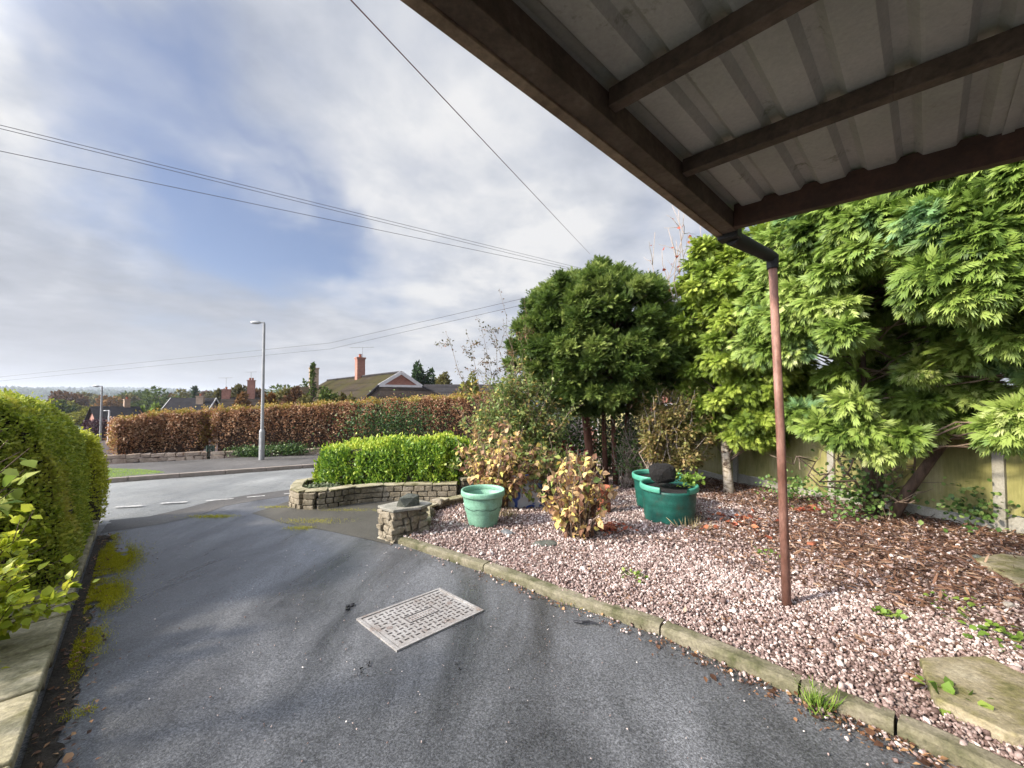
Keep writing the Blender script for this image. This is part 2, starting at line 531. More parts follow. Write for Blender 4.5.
def spot(px, py, r_in, r_out):
    """1 near a compass direction of the sky, 0 away from it"""
    d = ray(px, py).normalized()
    n = nt.nodes.new('ShaderNodeVectorMath'); n.operation = 'DOT_PRODUCT'
    wn = nt.nodes.new('ShaderNodeVectorMath'); wn.operation = 'MULTIPLY_ADD'
    nz = nnode(nt, 'ShaderNodeTexNoise', Scale=4.0, Detail=4.0, Roughness=.5); nt.links.new(dirv, nz.inputs['Vector'])
    nt.links.new(nz.outputs['Color'], wn.inputs[0]); wn.inputs[1].default_value = (.14, .14, .14); 
    ad = nt.nodes.new('ShaderNodeVectorMath'); ad.operation = 'ADD'; ad.inputs[1].default_value = (-.07, -.07, -.07)
    nt.links.new(dirv, ad.inputs[0]); nt.links.new(ad.outputs[0], wn.inputs[2])
    nt.links.new(wn.outputs[0], n.inputs[0]); n.inputs[1].default_value = d
    mr = nt.nodes.new('ShaderNodeMapRange'); mr.interpolation_type = 'SMOOTHSTEP'
    nt.links.new(n.outputs['Value'], mr.inputs[0])
    mr.inputs[1].default_value = math.cos(math.radians(r_out)); mr.inputs[2].default_value = math.cos(math.radians(r_in))
    return mr.outputs[0]


n1 = nnode(nt, 'ShaderNodeTexNoise', Scale=.85, Detail=6.0, Roughness=.52, Distortion=.15); nt.links.new(cv, n1.inputs['Vector'])
n2 = nnode(nt, 'ShaderNodeTexNoise', Scale=1.7, Detail=7.0, Roughness=.60, Distortion=.15); nt.links.new(cv, n2.inputs['Vector'])
cover = n1.outputs[0]
cover = mth('MULTIPLY_ADD', cover, 1.75, -.16)
for (px, py, ri, ro, amt) in ((210, 135, 0, 19, .37), (180, 95, 0, 12, .12), (258, 205, 0, 14, .08), (130, 70, 0, 7, .05), (330, 262, 0, 9, .08), (390, 290, 0, 20, .07), (465, 20, 0, 12, .18), (560, 40, 0, 14, .1)):
    cover = mth('SUBTRACT', cover, mth('MULTIPLY', spot(px, py, ri, ro), amt))
for (px, py, ri, ro, amt) in ((60, 100, 0, 18, .10), (340, 50, 0, 20, .14), (130, 230, 0, 18, .10), (460, 170, 0, 30, .12), (480, 350, 0, 14, .1)):
    cover = mth('ADD', cover, mth('MULTIPLY', spot(px, py, ri, ro), amt))
cm = nt.nodes.new('ShaderNodeMapRange'); cm.interpolation_type = 'SMOOTHSTEP'
nt.links.new(cover, cm.inputs[0]); cm.inputs[1].default_value = .16; cm.inputs[2].default_value = .90
shade = n2.outputs[0]
for (px, py, ri, ro, amt) in ((130, 285, 0, 20, .13), (40, 330, 0, 12, .07), (300, 340, 0, 12, .05), (560, 200, 0, 10, .05), (20, 150, 0, 8, .06), (330, 20, 0, 8, .05)):
    shade = mth('SUBTRACT', shade, mth('MULTIPLY', spot(px, py, ri, ro), amt))
for (px, py, ri, ro, amt) in ((430, 170, 0, 28, .17), (40, 60, 0, 20, .10), (450, 130, 0, 16, .04), (110, 215, 0, 9, .12), (220, 30, 0, 12, .06), (600, 290, 0, 16, .14), (450, 360, 0, 12, .06)):
    shade = mth('ADD', shade, mth('MULTIPLY', spot(px, py, ri, ro), amt))
cc = ramp(nt, shade, [(.24, (.40, .43, .50)), (.42, (.50, .53, .60)), (.58, (.66, .685, .74)), (.74, (.86, .86, .87))])
skc = nt.nodes.new('ShaderNodeVectorMath'); skc.operation = 'MULTIPLY'
nt.links.new(sky.outputs[0], skc.inputs[0]); skc.inputs[1].default_value = (.125, .125, .145)
veil = mix(nt, .22, skc.outputs[0], (.50, .56, .70))
hz_ = nt.nodes.new('ShaderNodeMapRange'); hz_.interpolation_type = 'SMOOTHSTEP'; nt.links.new(sx.outputs[2], hz_.inputs[0])
hz_.inputs[1].default_value = .30; hz_.inputs[2].default_value = .0; hz_.inputs[3].default_value = 0.0; hz_.inputs[4].default_value = .45
fin = mix(nt, hz_.outputs[0], mix(nt, cm.outputs[0], veil, cc.outputs[0]), (.74, .73, .74))
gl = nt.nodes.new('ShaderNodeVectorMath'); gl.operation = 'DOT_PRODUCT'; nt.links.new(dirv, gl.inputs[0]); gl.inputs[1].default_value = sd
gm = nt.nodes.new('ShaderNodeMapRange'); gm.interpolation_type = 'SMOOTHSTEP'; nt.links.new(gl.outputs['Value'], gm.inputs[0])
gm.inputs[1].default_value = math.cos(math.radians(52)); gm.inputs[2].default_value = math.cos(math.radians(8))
gm.inputs[3].default_value = .74; gm.inputs[4].default_value = 6.5       # out-of-view sky round the sun brightened, added as soft fill light
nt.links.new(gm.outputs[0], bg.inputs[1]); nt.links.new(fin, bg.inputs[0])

# ------------------------------------------------------------------ terrain
RR = [0, 30, 60, 150, 400, 800, 1300, 1900, 2600, 3600, 6000]
ZZ = [0, -1.8, -3.4, -8, -15, -14, -4, 10, 22, 30, 30]


def terr(x, y):
    r = math.hypot(x, y)
    far = float(np.interp(r, RR, ZZ))
    if r > 500: far += min(1, (r - 500) / 900) * (7 * mnoise.noise(Vector((x / 420, y / 420, 0))) + 3 * mnoise.noise(Vector((x / 130, y / 130, 3))))
    near = -SL * max(min(y, 60), -30)
    t = min(1, max(0, (r - 18) / 30)); t = t * t * (3 - 2 * t)
    return near * (1 - t) + far * t


def axis(lim, first, k):
    a = [0.0]; s = first
    while a[-1] < lim: a.append(a[-1] + s); s *= k
    return sorted([-v for v in a[1:]] + a)


ax = axis(5200, 1.5, 1.07); ay = [v for v in ax if v > -900]
V = [(x, y, terr(x, y) - .05) for y in ay for x in ax]
nx = len(ax)
Fq = [(j * nx + i, j * nx + i + 1, (j + 1) * nx + i + 1, (j + 1) * nx + i) for j in range(len(ay) - 1) for i in range(nx - 1)]
mt, nt, b = new_mat('countryside')
v = coords(nt)
c1 = ramp(nt, noise(nt, v, .006, 5, .6), [(.45, (.02, .028, .014)), (.56, (.035, .05, .02)), (.68, (.10, .11, .04))]).outputs[0]
vr = nnode(nt, 'ShaderNodeTexVoronoi', Scale=.0045); nt.links.new(v, vr.inputs['Vector'])
c1 = mix(nt, .35, c1, mix(nt, 1.0, vr.outputs['Color'], (.10, .13, .05), 'MULTIPLY'))
c1 = mix(nt, .5, c1, ramp(nt, noise(nt, v, .12, 5, .7), [(.3, .4), (.7, 1.5)]).outputs[0], 'MULTIPLY')
nt.links.new(c1, b.inputs['Base Color']); b.inputs['Roughness'].default_value = .95
bump(nt, b, noise(nt, v, .1, 5, .7), .6, 2.0)
me = bpy.data.meshes.new('ground'); me.from_pydata(V, [], Fq)
tag(link('ground', me, mt, smooth=True), kind='structure')


def sheet(name, pts, mat, dz, z0=None):
    m = MB(); n = len(pts)
    m.add([(p[0], p[1], gz(p[0], p[1]) + dz) for p in pts], [tuple(range(n))])
    o = m.build(name, mat)
    if o.data.polygons[0].normal.z < 0: o.data.flip_normals()
    return tag(o, kind='structure')


# the street runs along az ~48 on the far side; kerb lines from the picture
U = Vector((.745, .667, 0))                     # along the street
Nn = Vector((-.667, .745, 0))                   # across it, away from the camera
K1 = G(111, 482); K2 = G(314, 467)
road_far = 12.55
def street(a, n): return (U.x * a + Nn.x * n, U.y * a + Nn.y * n)
nf1 = K1.x * Nn.x + K1.y * Nn.y; nf2 = K2.x * Nn.x + K2.y * Nn.y
far_n = (nf1 + nf2) / 2
sheet('road', [street(-60, -3), street(40, -3), street(40, far_n), street(-60, far_n)], M['road'], -.02)
sheet('footpath', [street(-60, far_n + .12), street(40, far_n + .12), street(40, far_n + 4.2), street(-60, far_n + 4.2)], M['pave'], .07)
kb = MB()
a = -60
while a < 40:
    p0 = Vector((*street(a + .004, far_n + .06), 0)); p1 = Vector((*street(a + .911, far_n + .06), 0))
    p0.z = gz(p0.x, p0.y) + .02; p1.z = gz(p1.x, p1.y) + .02
    kb.beam(p0, p1, .125, .13); a += .915
tag(kb.build('far_kerb', M['kerbfar'], bevel=.012), kind='structure')

# the drive
WD = Vector((-.692, .722, 0))                   # direction of the low wall on the left
W0 = G(24, 757); W1 = G(97, 536)
WD = Vector((W1.x - W0.x, W1.y - W0.y, 0)).normalized()
Wn = Vector((WD.y, -WD.x, 0))                   # towards the drive
def wp(t, n=0.0): q = Vector((W0.x, W0.y, 0)) + WD * t + Wn * n; return Vector((q.x, q.y, gz(q.x, q.y)))
WL = (Vector((W1.x, W1.y, 0)) - Vector((W0.x, W0.y, 0))).length
e1, e2, e3, e4 = G(100, 531), G(150, 524), G(222, 506), G(292, 494)
drive = [wp(-4.5), wp(WL + .3), e1, e2, G(190, 517), e3, G(258, 499), e4, (-3.6, 8.4, 0), (-1, 9.2, 0), (3, 8), (4.5, 4), (4, -3), (1, -4)]
sheet('driveway', drive, M['drive'], -.006)
sheet('old_apron', [G(252, 513), G(292, 500), G(340, 498), G(392, 500), G(430, 500), G(392, 545), G(372, 540), G(330, 531), G(285, 523)], M['apron'], -.002)
sheet('gutter_channel', [G(100, 533), G(160, 524), G(200, 515), G(226, 505.5), G(258, 500), G(292, 495), G(300, 488), G(250, 494.5), G(215, 500), G(185, 508), G(150, 516), G(110, 520)], M['pave'], -.003)

# dashed road markings, each a thin sheet of paint
for i, (x0, x1, y0, y1) in enumerate(((115, 143, 507, 505.6), (161, 187, 503.2, 501.8), (206, 234, 500.8, 498.6), (247, 265, 497.2, 495.6), (99, 111, 524.6, 522.8), (284, 296, 494, 493))):
    a_, b_ = G(x0, y0), G(x1, y1)
    t = (b_ - a_); t.z = 0; t.normalize(); n = Vector((-t.y, t.x, 0)) * .040
    m = MB(); q = [a_ - n, b_ - n, b_ + n, a_ + n]
    m.add([(p.x, p.y, gz(p.x, p.y) + .002) for p in q], [(0, 1, 2, 3)])
    o = m.build('road_marking', M['paintline'])
    tag(o, kind='structure')

# grass verge across the road
vg = [G(100, 482.5), G(128, 479), G(150, 477), G(166, 475.5), G(158, 473.5), G(140, 472), G(112, 471), G(90, 471), G(80, 484)]
def ground_patch(pts): return [(p.x, p.y) for p in pts]
m = MB(); m.prism(ground_patch(vg), lambda x, y: gz(x, y) + .0, lambda x, y: gz(x, y) + .055)
tag(m.build('grass_verge', M['lawn']), kind='structure')


def in_poly(P, poly):
    x, y = P[:, 0], P[:, 1]; ins = np.zeros(len(P), bool); n = len(poly)
    for i in range(n):
        x1, y1 = poly[i][0], poly[i][1]; x2, y2 = poly[(i + 1) % n][0], poly[(i + 1) % n][1]
        if y1 == y2: continue
        c = ((y1 > y) != (y2 > y)) & (x < (x2 - x1) * (y - y1) / (y2 - y1) + x1)
        ins ^= c
    return ins


def poly_points(poly, n):
    xs = [p[0] for p in poly]; ys = [p[1] for p in poly]
    out = []
    k = 0
    while k < n:
        P = np.stack([rng.uniform(min(xs), max(xs), n * 2), rng.uniform(min(ys), max(ys), n * 2)], 1)
        P = P[in_poly(P, poly)]; out.append(P); k += len(P)
    return np.concatenate(out)[:n]


M['blade'] = leaf_mat('grass_blades', [(0, (.16, .32, .02)), (.5, (.32, .54, .04)), (1, (.48, .64, .07))], .6, .3)
blade = (np.array([(-.08, 0, 0), (.08, 0, 0), (0, 1, .15)], float), np.array([(0, 1, 2)]))
P2 = poly_points(ground_patch(vg), 9000)
P = np.concatenate([P2, (gz(0, P2[:, 1]) + .055)[:, None]], 1)
Dv = norm(rng.normal(size=P.shape) * .35 + [0, 0, 1])
o = scatter('verge_grass', blade, P, Dv, rnd_dirs(len(P)), rng.uniform(.025, .05, len(P)), M['blade'])
tag(o, 'bright green mown grass on the verge across the road', 'grass', kind='stuff')

# ------------------------------------------------------------------ leaf colours
M['lf_beech'] = leaf_mat('beech_brown_leaves', [(0, (.16, .065, .035)), (.35, (.31, .15, .075)), (.65, (.45, .26, .135)), (.88, (.58, .40, .24)), (1, (.74, .60, .44))], .5, .25)
M['lf_beechtop'] = leaf_mat('beech_olive_gold_leaves', [(0, (.22, .20, .04)), (.5, (.40, .32, .07)), (.8, (.50, .32, .09)), (1, (.52, .24, .08))], .5, .3)
M['lf_ivy'] = leaf_mat('ivy_leaves', [(0, (.03, .07, .02)), (.6, (.07, .14, .035)), (1, (.15, .22, .06))], .4, .25)
M['lf_laurel'] = leaf_mat('laurel_leaves', [(0, (.04, .10, .018)), (.45, (.15, .28, .035)), (.8, (.36, .50, .06)), (1, (.60, .66, .12))], .38, .3, patch=(1.4, (.30, .36, .03), .60, .72))
M['lf_privet'] = leaf_mat('clipped_hedge_leaves', [(0, (.13, .19, .02)), (.5, (.33, .42, .04)), (1, (.60, .60, .09))], .5, .35, patch=(1.1, (.56, .48, .09), .55, .75))
M['lf_lime'] = leaf_mat('lime_leaves', [(0, (.22, .30, .02)), (.5, (.46, .54, .04)), (1, (.70, .72, .10))], .45, .35)
M['lf_goldhedge'] = leaf_mat('golden_privet_leaves', [(0, (.22, .26, .02)), (.5, (.55, .58, .05)), (1, (.80, .78, .10))], .45, .3)
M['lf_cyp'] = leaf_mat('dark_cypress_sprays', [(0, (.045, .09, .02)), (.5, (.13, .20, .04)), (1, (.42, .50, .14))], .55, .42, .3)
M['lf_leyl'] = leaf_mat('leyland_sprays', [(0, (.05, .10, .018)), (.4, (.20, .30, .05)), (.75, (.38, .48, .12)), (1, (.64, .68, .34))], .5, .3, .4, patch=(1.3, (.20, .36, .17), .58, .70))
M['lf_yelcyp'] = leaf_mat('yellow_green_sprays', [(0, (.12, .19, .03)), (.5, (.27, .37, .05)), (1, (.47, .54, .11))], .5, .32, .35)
M['lf_wild'] = leaf_mat('wild_shrub_leaves', [(0, (.09, .15, .04)), (.5, (.22, .30, .09)), (.8, (.36, .42, .15)), (1, (.60, .42, .12))], .55, .3, patch=(2.2, (.42, .26, .12), .60, .7))
M['lf_tan'] = leaf_mat('hydrangea_autumn_leaves', [(0, (.16, .075, .045)), (.3, (.34, .19, .115)), (.6, (.68, .50, .26)), (.8, (.86, .66, .20)), (.92, (.56, .55, .16)), (1, (.22, .32, .08))], .55, .3)
M['lf_red'] = leaf_mat('crimson_leaves', [(0, (.12, .008, .015)), (1, (.34, .03, .05))], .5, .3)
M['lf_rust'] = leaf_mat('rusty_olive_leaves', [(0, (.10, .09, .035)), (.5, (.18, .16, .055)), (1, (.32, .20, .10))], .6, .25)
M['lf_litter'] = leaf_mat('fallen_leaves', [(0, (.045, .022, .014)), (.45, (.12, .06, .035)), (.8, (.28, .14, .07)), (1, (.46, .28, .14))], .6, .15)
M['lf_needle'] = leaf_mat('brown_conifer_debris', [(0, (.035, .018, .012)), (.5, (.125, .062, .038)), (.85, (.25, .14, .085)), (1, (.42, .30, .21))], .8, .05)
M['moss'] = leaf_mat('moss_tufts', [(0, (.25, .26, .015)), (.6, (.52, .50, .03)), (1, (.70, .64, .07))], .9, .2, .1)
M['gravel'] = leaf_mat('pink_gravel_chips', [(0, (.08, .05, .042)), (.25, (.21, .145, .13)), (.55, (.36, .275, .255)), (.8, (.52, .44, .41)), (1, (.82, .76, .72))], .75, 0.0, .4)
FR = [frond(4, .062, .45, s) for s in range(5)]
FRS = [frond(4, .050, .2, s + 9) for s in range(4)]
LF = tri_leaf(); BL = broad_leaf()


# ------------------------------------------------------------------ plant builders
def path_at(path, s):
    """path of (x,y) -> point, tangent at s in 0..1 arrays"""
    P = np.array([(p[0], p[1]) for p in path], float)
    seg = np.linalg.norm(np.diff(P, axis=0), axis=1); cum = np.concatenate([[0], np.cumsum(seg)])
    t = s * cum[-1]; i = np.clip(np.searchsorted(cum, t, side='right') - 1, 0, len(seg) - 1)
    f = (t - cum[i]) / seg[i]
    q = P[i] + (P[i + 1] - P[i]) * f[:, None]
    tg = (P[i + 1] - P[i]) / seg[i][:, None]
    return q, tg, cum[-1]


def hedge(name, label, cat, path, width, z0, z1, n, size, mat, core, topmat=None, rnd=.25, jag=.05, tmpl=None, part='foliage', ends=(True, True), group=None, bulge=0.0, upright=.4, coreface=.1):
    """a clipped hedge along a path: a solid twig-brown core that blocks light, in a shell of leaves. z0, z1 are functions of s"""
    fz0 = z0 if callable(z0) else (lambda s: z0 + 0 * s)
    fz1 = z1 if callable(z1) else (lambda s: z1 + 0 * s)
    q0, _, L = path_at(path, np.array([0.5]))
    root = empty(name, (q0[0][0], q0[0][1], float(fz0(np.array([.5]))[0])), label, cat, group)
    # profile round the section: angle parameter a in 0..1 goes up the front, over the top, down the back
    def prof(a, h):
        # superellipse half section
        th = a * PI
        e = .45 + rnd * .9
        cx = -np.sign(np.cos(th)) * np.abs(np.cos(th)) ** e
        cz = np.abs(np.sin(th)) ** e
        return cx * width / 2 * (1 + bulge * np.sin(cz * PI)), cz
    def place(s, a, infl):
        q, tg, _ = path_at(path, s)
        h = fz1(s) - fz0(s)
        u, w = prof(a, h)
        nrm2 = np.stack([tg[:, 1], -tg[:, 0]], 1)      # to the right of the path = front
        endf = np.ones_like(s)
        if ends[0]: endf = np.minimum(endf, np.sqrt(np.clip(s * L / (width * .35), 0, 1)))
        if ends[1]: endf = np.minimum(endf, np.sqrt(np.clip((1 - s) * L / (width * .35), 0, 1)))
        u = -u * (1 + infl) * (.35 + .65 * endf)
        z = fz0(s) + h * w * (1 + infl * .4) * (.9 + .1 * endf)
        Pp = np.stack([q[:, 0] + nrm2[:, 0] * u, q[:, 1] + nrm2[:, 1] * u, z], 1)
        return Pp, nrm2, tg
    # core: solid dark shell added inside to block light
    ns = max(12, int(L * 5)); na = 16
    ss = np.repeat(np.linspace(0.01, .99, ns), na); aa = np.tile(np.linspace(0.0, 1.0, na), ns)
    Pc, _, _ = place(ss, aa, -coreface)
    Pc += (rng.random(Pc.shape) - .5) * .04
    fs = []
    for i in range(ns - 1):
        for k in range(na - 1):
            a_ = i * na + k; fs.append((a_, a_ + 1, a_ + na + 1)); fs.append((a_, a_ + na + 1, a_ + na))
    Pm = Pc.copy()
    np_mesh('dark_core', Pm, np.array(fs), core, root)
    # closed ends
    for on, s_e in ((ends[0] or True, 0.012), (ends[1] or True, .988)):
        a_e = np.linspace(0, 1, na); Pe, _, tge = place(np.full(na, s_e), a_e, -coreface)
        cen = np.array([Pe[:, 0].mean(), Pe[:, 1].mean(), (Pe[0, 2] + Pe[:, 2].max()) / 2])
        np_mesh('dark_core', np.concatenate([Pe, cen[None]]), np.array([(k, (k + 1) % na, na) for k in range(na)]), core, root)
    # leaves
    s = rng.random(n); a = rng.random(n)
    wgt = .12 * width
    a = np.where(rng.random(n) < .62, rng.random(n) ** 1.0 * .5, .5 + .5 * rng.random(n))
    # end caps get extra leaves
    P, n2, tg = place(s, a, 0)
    P += (wob(P, 2.2)[:, None] * jag + wob(P, 7, 2)[:, None] * jag * .5) * np.concatenate([n2 * -np.cos(a * PI)[:, None] * -1, np.sin(a * PI)[:, None]], 1)
    N = norm(np.concatenate([n2 * np.cos(a * PI)[:, None], np.sin(a * PI)[:, None] + .15], 1) + rng.normal(size=P.shape) * .45)
    # the ends: leaves across the whole section
    ne = int(n * min(.45, width * 1.1 / (L + width * 2)))
    Re = 1 - (1 - np.sqrt(rng.random(ne))) 
    e_i = rng.random(ne) < .5
    s_c = np.where(e_i, 0.0, 1.0); a_c = rng.random(ne)
    Pq, n2q, tgq = place(np.where(e_i, .03, .97), a_c, 0)
    cq, _, _ = path_at(path, np.where(e_i, .03, .97)); zq = fz0(s_c) * 1.0
    base_c = np.stack([cq[:, 0], cq[:, 1], Pq[:, 2] * .5 + zq * .5], 1); base_c[:, 2] = zq + (Pq[:, 2] - zq) * .5
    Pq[:, :2] = cq + (Pq[:, :2] - cq) * Re[:, None]; Pq[:, 2] = zq + (Pq[:, 2] - zq) * np.sqrt(rng.random(ne)) ** .6
    sgn = np.where(e_i, -1.0, 1.0)[:, None]
    Pq[:, :2] += tgq * sgn * (.03 * L + width * .16 * (1 - Re[:, None] ** 2) + wob(Pq, 2.2)[:, None] * jag)
    P[:ne] = Pq; n2 = n2.copy()
    endn = np.concatenate([tgq * sgn, np.full((ne, 1), .15)], 1)
    N[:ne] = norm(endn + rng.normal(size=(ne, 3)) * .45)
    stray = rng.random(n) < .025
    P[stray] += (N[stray] * .6 + [0, 0, .5]) * (rng.random((int(stray.sum()), 1)) * size * 2.6)
    P += rng.normal(size=P.shape) * size * .5 - N * (rng.random(n) ** 2)[:, None] * size * 1.5
    Dv = norm(np.concatenate([n2 * np.cos(a * PI)[:, None], np.full((n, 1), upright)], 1) * .6 + rng.normal(size=P.shape) * .55)
    tint = np.clip(rng.random(n) * .75 + .25 * (wob(P, 3, 4) * .5 + .5), 0, 1)
    sz = rng.uniform(.6, 1.3, n) * size
    if topmat is not None:
        top = (np.sin(a * PI) + wob(P, 2.5, 7) * .12) > .93
        scatter(part, tmpl or LF, P[~top], Dv[~top], N[~top], sz[~top], mat, root, tint[~top])
        o = scatter('top_growth', tmpl or LF, P[top] + [0, 0, .0], Dv[top] + [0, 0, .4], N[top], sz[top], topmat, root, tint[top])
    else:
        scatter(part, tmpl or LF, P, Dv, N, sz, mat, root, tint)
    return root


def branchy(mb, p0, p1, r0, r1, kink=.08, seg=6, n=5):
    p0, p1 = Vector(p0), Vector(p1); pts = []
    L = (p1 - p0).length
    for i in range(seg + 1):
        t = i / seg; p = p0.lerp(p1, t)
        if 0 < i < seg: p += Vector([random.uniform(-1, 1) for _ in range(3)]) * L * kink * .5
        p.z += math.sin(t * PI) * L * kink * .4
        pts.append(p)
    mb.tube(pts, [lerp(r0, r1, i / seg) for i in range(seg + 1)], n)
    return pts


def crown_boughs(centre, R, nb, zmin=None, seed=0, inner=.25, box=2.4, keep=None):
    """bough centres spread over a lumpy super-ellipsoid"""
    r = np.random.default_rng(seed)
    d = norm(r.normal(size=(nb * 3, 3)))
    k = (np.abs(d[:, 0]) ** box + np.abs(d[:, 1]) ** box + np.abs(d[:, 2]) ** box) ** (-1 / box)
    rad = k * (1 - inner * r.random(len(d)) ** 1.5) * (1 + .10 * wob(d, 3, seed))
    P = np.array(centre) + d * rad[:, None] * np.array(R)
    if zmin is not None:
        m = P[:, 2] > zmin; P, d = P[m], d[m]
    if keep is not None:
        m = keep(P); P, d = P[m], d[m]
    return P[:nb], d[:nb]


def conifer(name, label, base, crown, R, nb, per, size, bs, mat, barkm, trunks, box=2.4, zmin=None, inner=.3, seed=3, tmpl=None, upward=.15, limbs=60, keep=None, extra=None, core=None, group=None, flat=1.0, droop=.25):
    root = empty(name, base, label, 'tree', group)
    P, d = crown_boughs(crown, R, nb, zmin, seed, inner, box, keep)
    if extra is not None:
        P = np.concatenate([P, extra[0]]); d = np.concatenate([d, extra[1]])
    n = len(P)
    mb = MB()
    for t in trunks:
        mb.tube([Vector(q) for q, _ in t], [r for _, r in t], 10)
    mb.build('trunk', barkm, root, smooth=True)
    lb = MB()
    idx = rng.choice(n, min(limbs, n), replace=False)
    for i in idx:
        t = trunks[i % len(trunks)]
        zt = min(max(P[i][2] - .5, t[0][0][2] + .3), t[-1][0][2])
        # point on the trunk at that height
        q0 = Vector(t[0][0]); q1 = Vector(t[-1][0]); f = (zt - q0.z) / max(.01, q1.z - q0.z)
        branchy(lb, q0.lerp(q1, f), P[i], .015, .003, .05, 8, 5)
    lb.build('limbs', M['twig'], root, smooth=True)
    # sprays
    i = np.repeat(np.arange(n), per); m = len(i)
    o = norm(d[i] * [1, 1, .5] + [0, 0, upward])
    loc = rng.normal(size=(m, 3)) * .5; 
    bsz = (bs * rng.uniform(.7, 1.25, n))[i][:, None]
    along = rng.random((m, 1))
    Q = P[i] + (loc * [1, 1, .62 * flat] + o * (along - .4) * 1.1) * bsz
    Q[:, 2] -= (along[:, 0] ** 2) * bsz[:, 0] * droop
    Dv = norm(o * .75 + loc * .7 + rng.normal(size=(m, 3)) * .42 + [0, 0, -.22 + upward])
    N = norm(np.array([0, 0, .75]) + o * .45 + rng.normal(size=(m, 3)) * .5)
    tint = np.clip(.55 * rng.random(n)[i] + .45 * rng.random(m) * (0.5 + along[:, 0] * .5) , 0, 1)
    scatter('crown', tmpl or FR, Q, Dv, N, rng.uniform(.7, 1.25, m) * size, mat, root, tint)
    return root


def shrub(name, label, base, stems, leaves_per, size, mat, stemmat, tmpl=None, cat='shrub', r0=.012, droop=.2, spread=.06, top_bias=.6, group=None, twigs=2, tlen=.15):
    """many thin stems from the base to given tips, leaves along them"""
    root = empty(name, base, label, cat, group)
    mb = MB(); L = []; A = []
    for (a, tip) in stems:
        pts = branchy(mb, a, tip, r0 * random.uniform(.7, 1.1), r0 * .25, .10, 6, 5)
        segs = [pts]
        for _ in range(twigs):
            k = random.randint(2, 5); q = pts[k]
            dd = Vector((random.uniform(-1, 1), random.uniform(-1, 1), random.uniform(-.1, 1))).normalized() * tlen * random.uniform(.6, 1.5)
            segs.append(branchy(mb, q, q + dd, r0 * .35, r0 * .15, .1, 3, 4))
        for sgm in segs:
            for _ in range(max(1, leaves_per // len(segs))):
                t = random.random() ** top_bias * (len(sgm) - 1); k = min(int(t), len(sgm) - 2)
                p = sgm[k].lerp(sgm[k + 1], t - k)
                L.append(p); A.append((sgm[k + 1] - sgm[k]).normalized())
    mb.build('stems', stemmat, root, smooth=True)
    n = len(L); P = np.array([tuple(p) for p in L]); A = np.array([tuple(p) for p in A])
    rd = rnd_dirs(n)
    P = P + rd * rng.random((n, 1)) * spread
    Dv = norm(A * .5 + rd + [0, 0, -droop]); N = norm(rng.normal(size=(n, 3)) * .5 + [0, 0, 1])
    scatter('leaves', tmpl or LF, P, Dv, N, rng.uniform(.6, 1.25, n) * size, mat, root)
    return root


def far_tree(label, px, ytop, Y, hw, mat, kind='round', ntri=700, cat='tree', group='trees in the distance'):
    top = D(px, ytop, Y); x, y = top.x, top.y
    z0 = terr(x, y); Ht = top.z - z0; rad = hw / F * Y
    name = 'conifer' if kind == 'cone' else 'broadleaf_tree'
    root = empty(name, (x, y, z0), label, cat, group)
    mb = MB(); tr = max(.12, Ht * .03)
    mb.tube([(x, y, z0 - .2), (x + .1, y, z0 + Ht * .35), (x, y, z0 + Ht * .8)], [tr, tr * .7, tr * .2], 7)
    for k in range(7):
        a = k * 2.4; mb_h = z0 + Ht * (.35 + .06 * k)
        branchy(mb, (x, y, mb_h), (x + math.cos(a) * rad * .7, y + math.sin(a) * rad * .7, mb_h + Ht * .18), tr * .4, tr * .1, .1, 4, 4)
    mb.build('trunk', M['bark'], root, smooth=True)
    n = ntri
    d = rnd_dirs(n)
    if kind == 'cone':
        h = rng.random(n) ** .8
        rr = rad * (1.05 - h) * (.75 + .3 * rng.random(n)); a = rng.random(n) * 2 * PI
        P = np.stack([x + np.cos(a) * rr, y + np.sin(a) * rr, z0 + Ht * (.12 + .88 * h)], 1)
    else:
        # several lobes, not one ball
        nl = 9; lc = rng.normal(size=(nl, 3)) * [.45, .45, .3]; lc[:, 2] = np.clip(lc[:, 2], -.7, .6)
        lr = rng.uniform(.32, .55, nl); i = rng.integers(0, nl, n)
        q = lc[i] + d * (lr[i] * rng.uniform(.7, 1.05, n))[:, None]
        sc = np.max(np.abs(q[:, :2])); hz = Ht * .36
        P = np.stack([x + q[:, 0] / sc * rad, y + q[:, 1] / sc * rad, z0 + Ht * .62 + q[:, 2] * hz], 1)
        P[:, 2] += (z0 + Ht) - P[:, 2].max()
        d = norm(q)
    sz = max(.16, Y * .0075)
    scatter('crown', LF, P, norm(d + rng.normal(size=(n, 3)) * .6), norm(d + rng.normal(size=(n, 3)) * .6), rng.uniform(.7, 1.5, n) * sz, mat, root)
    return root


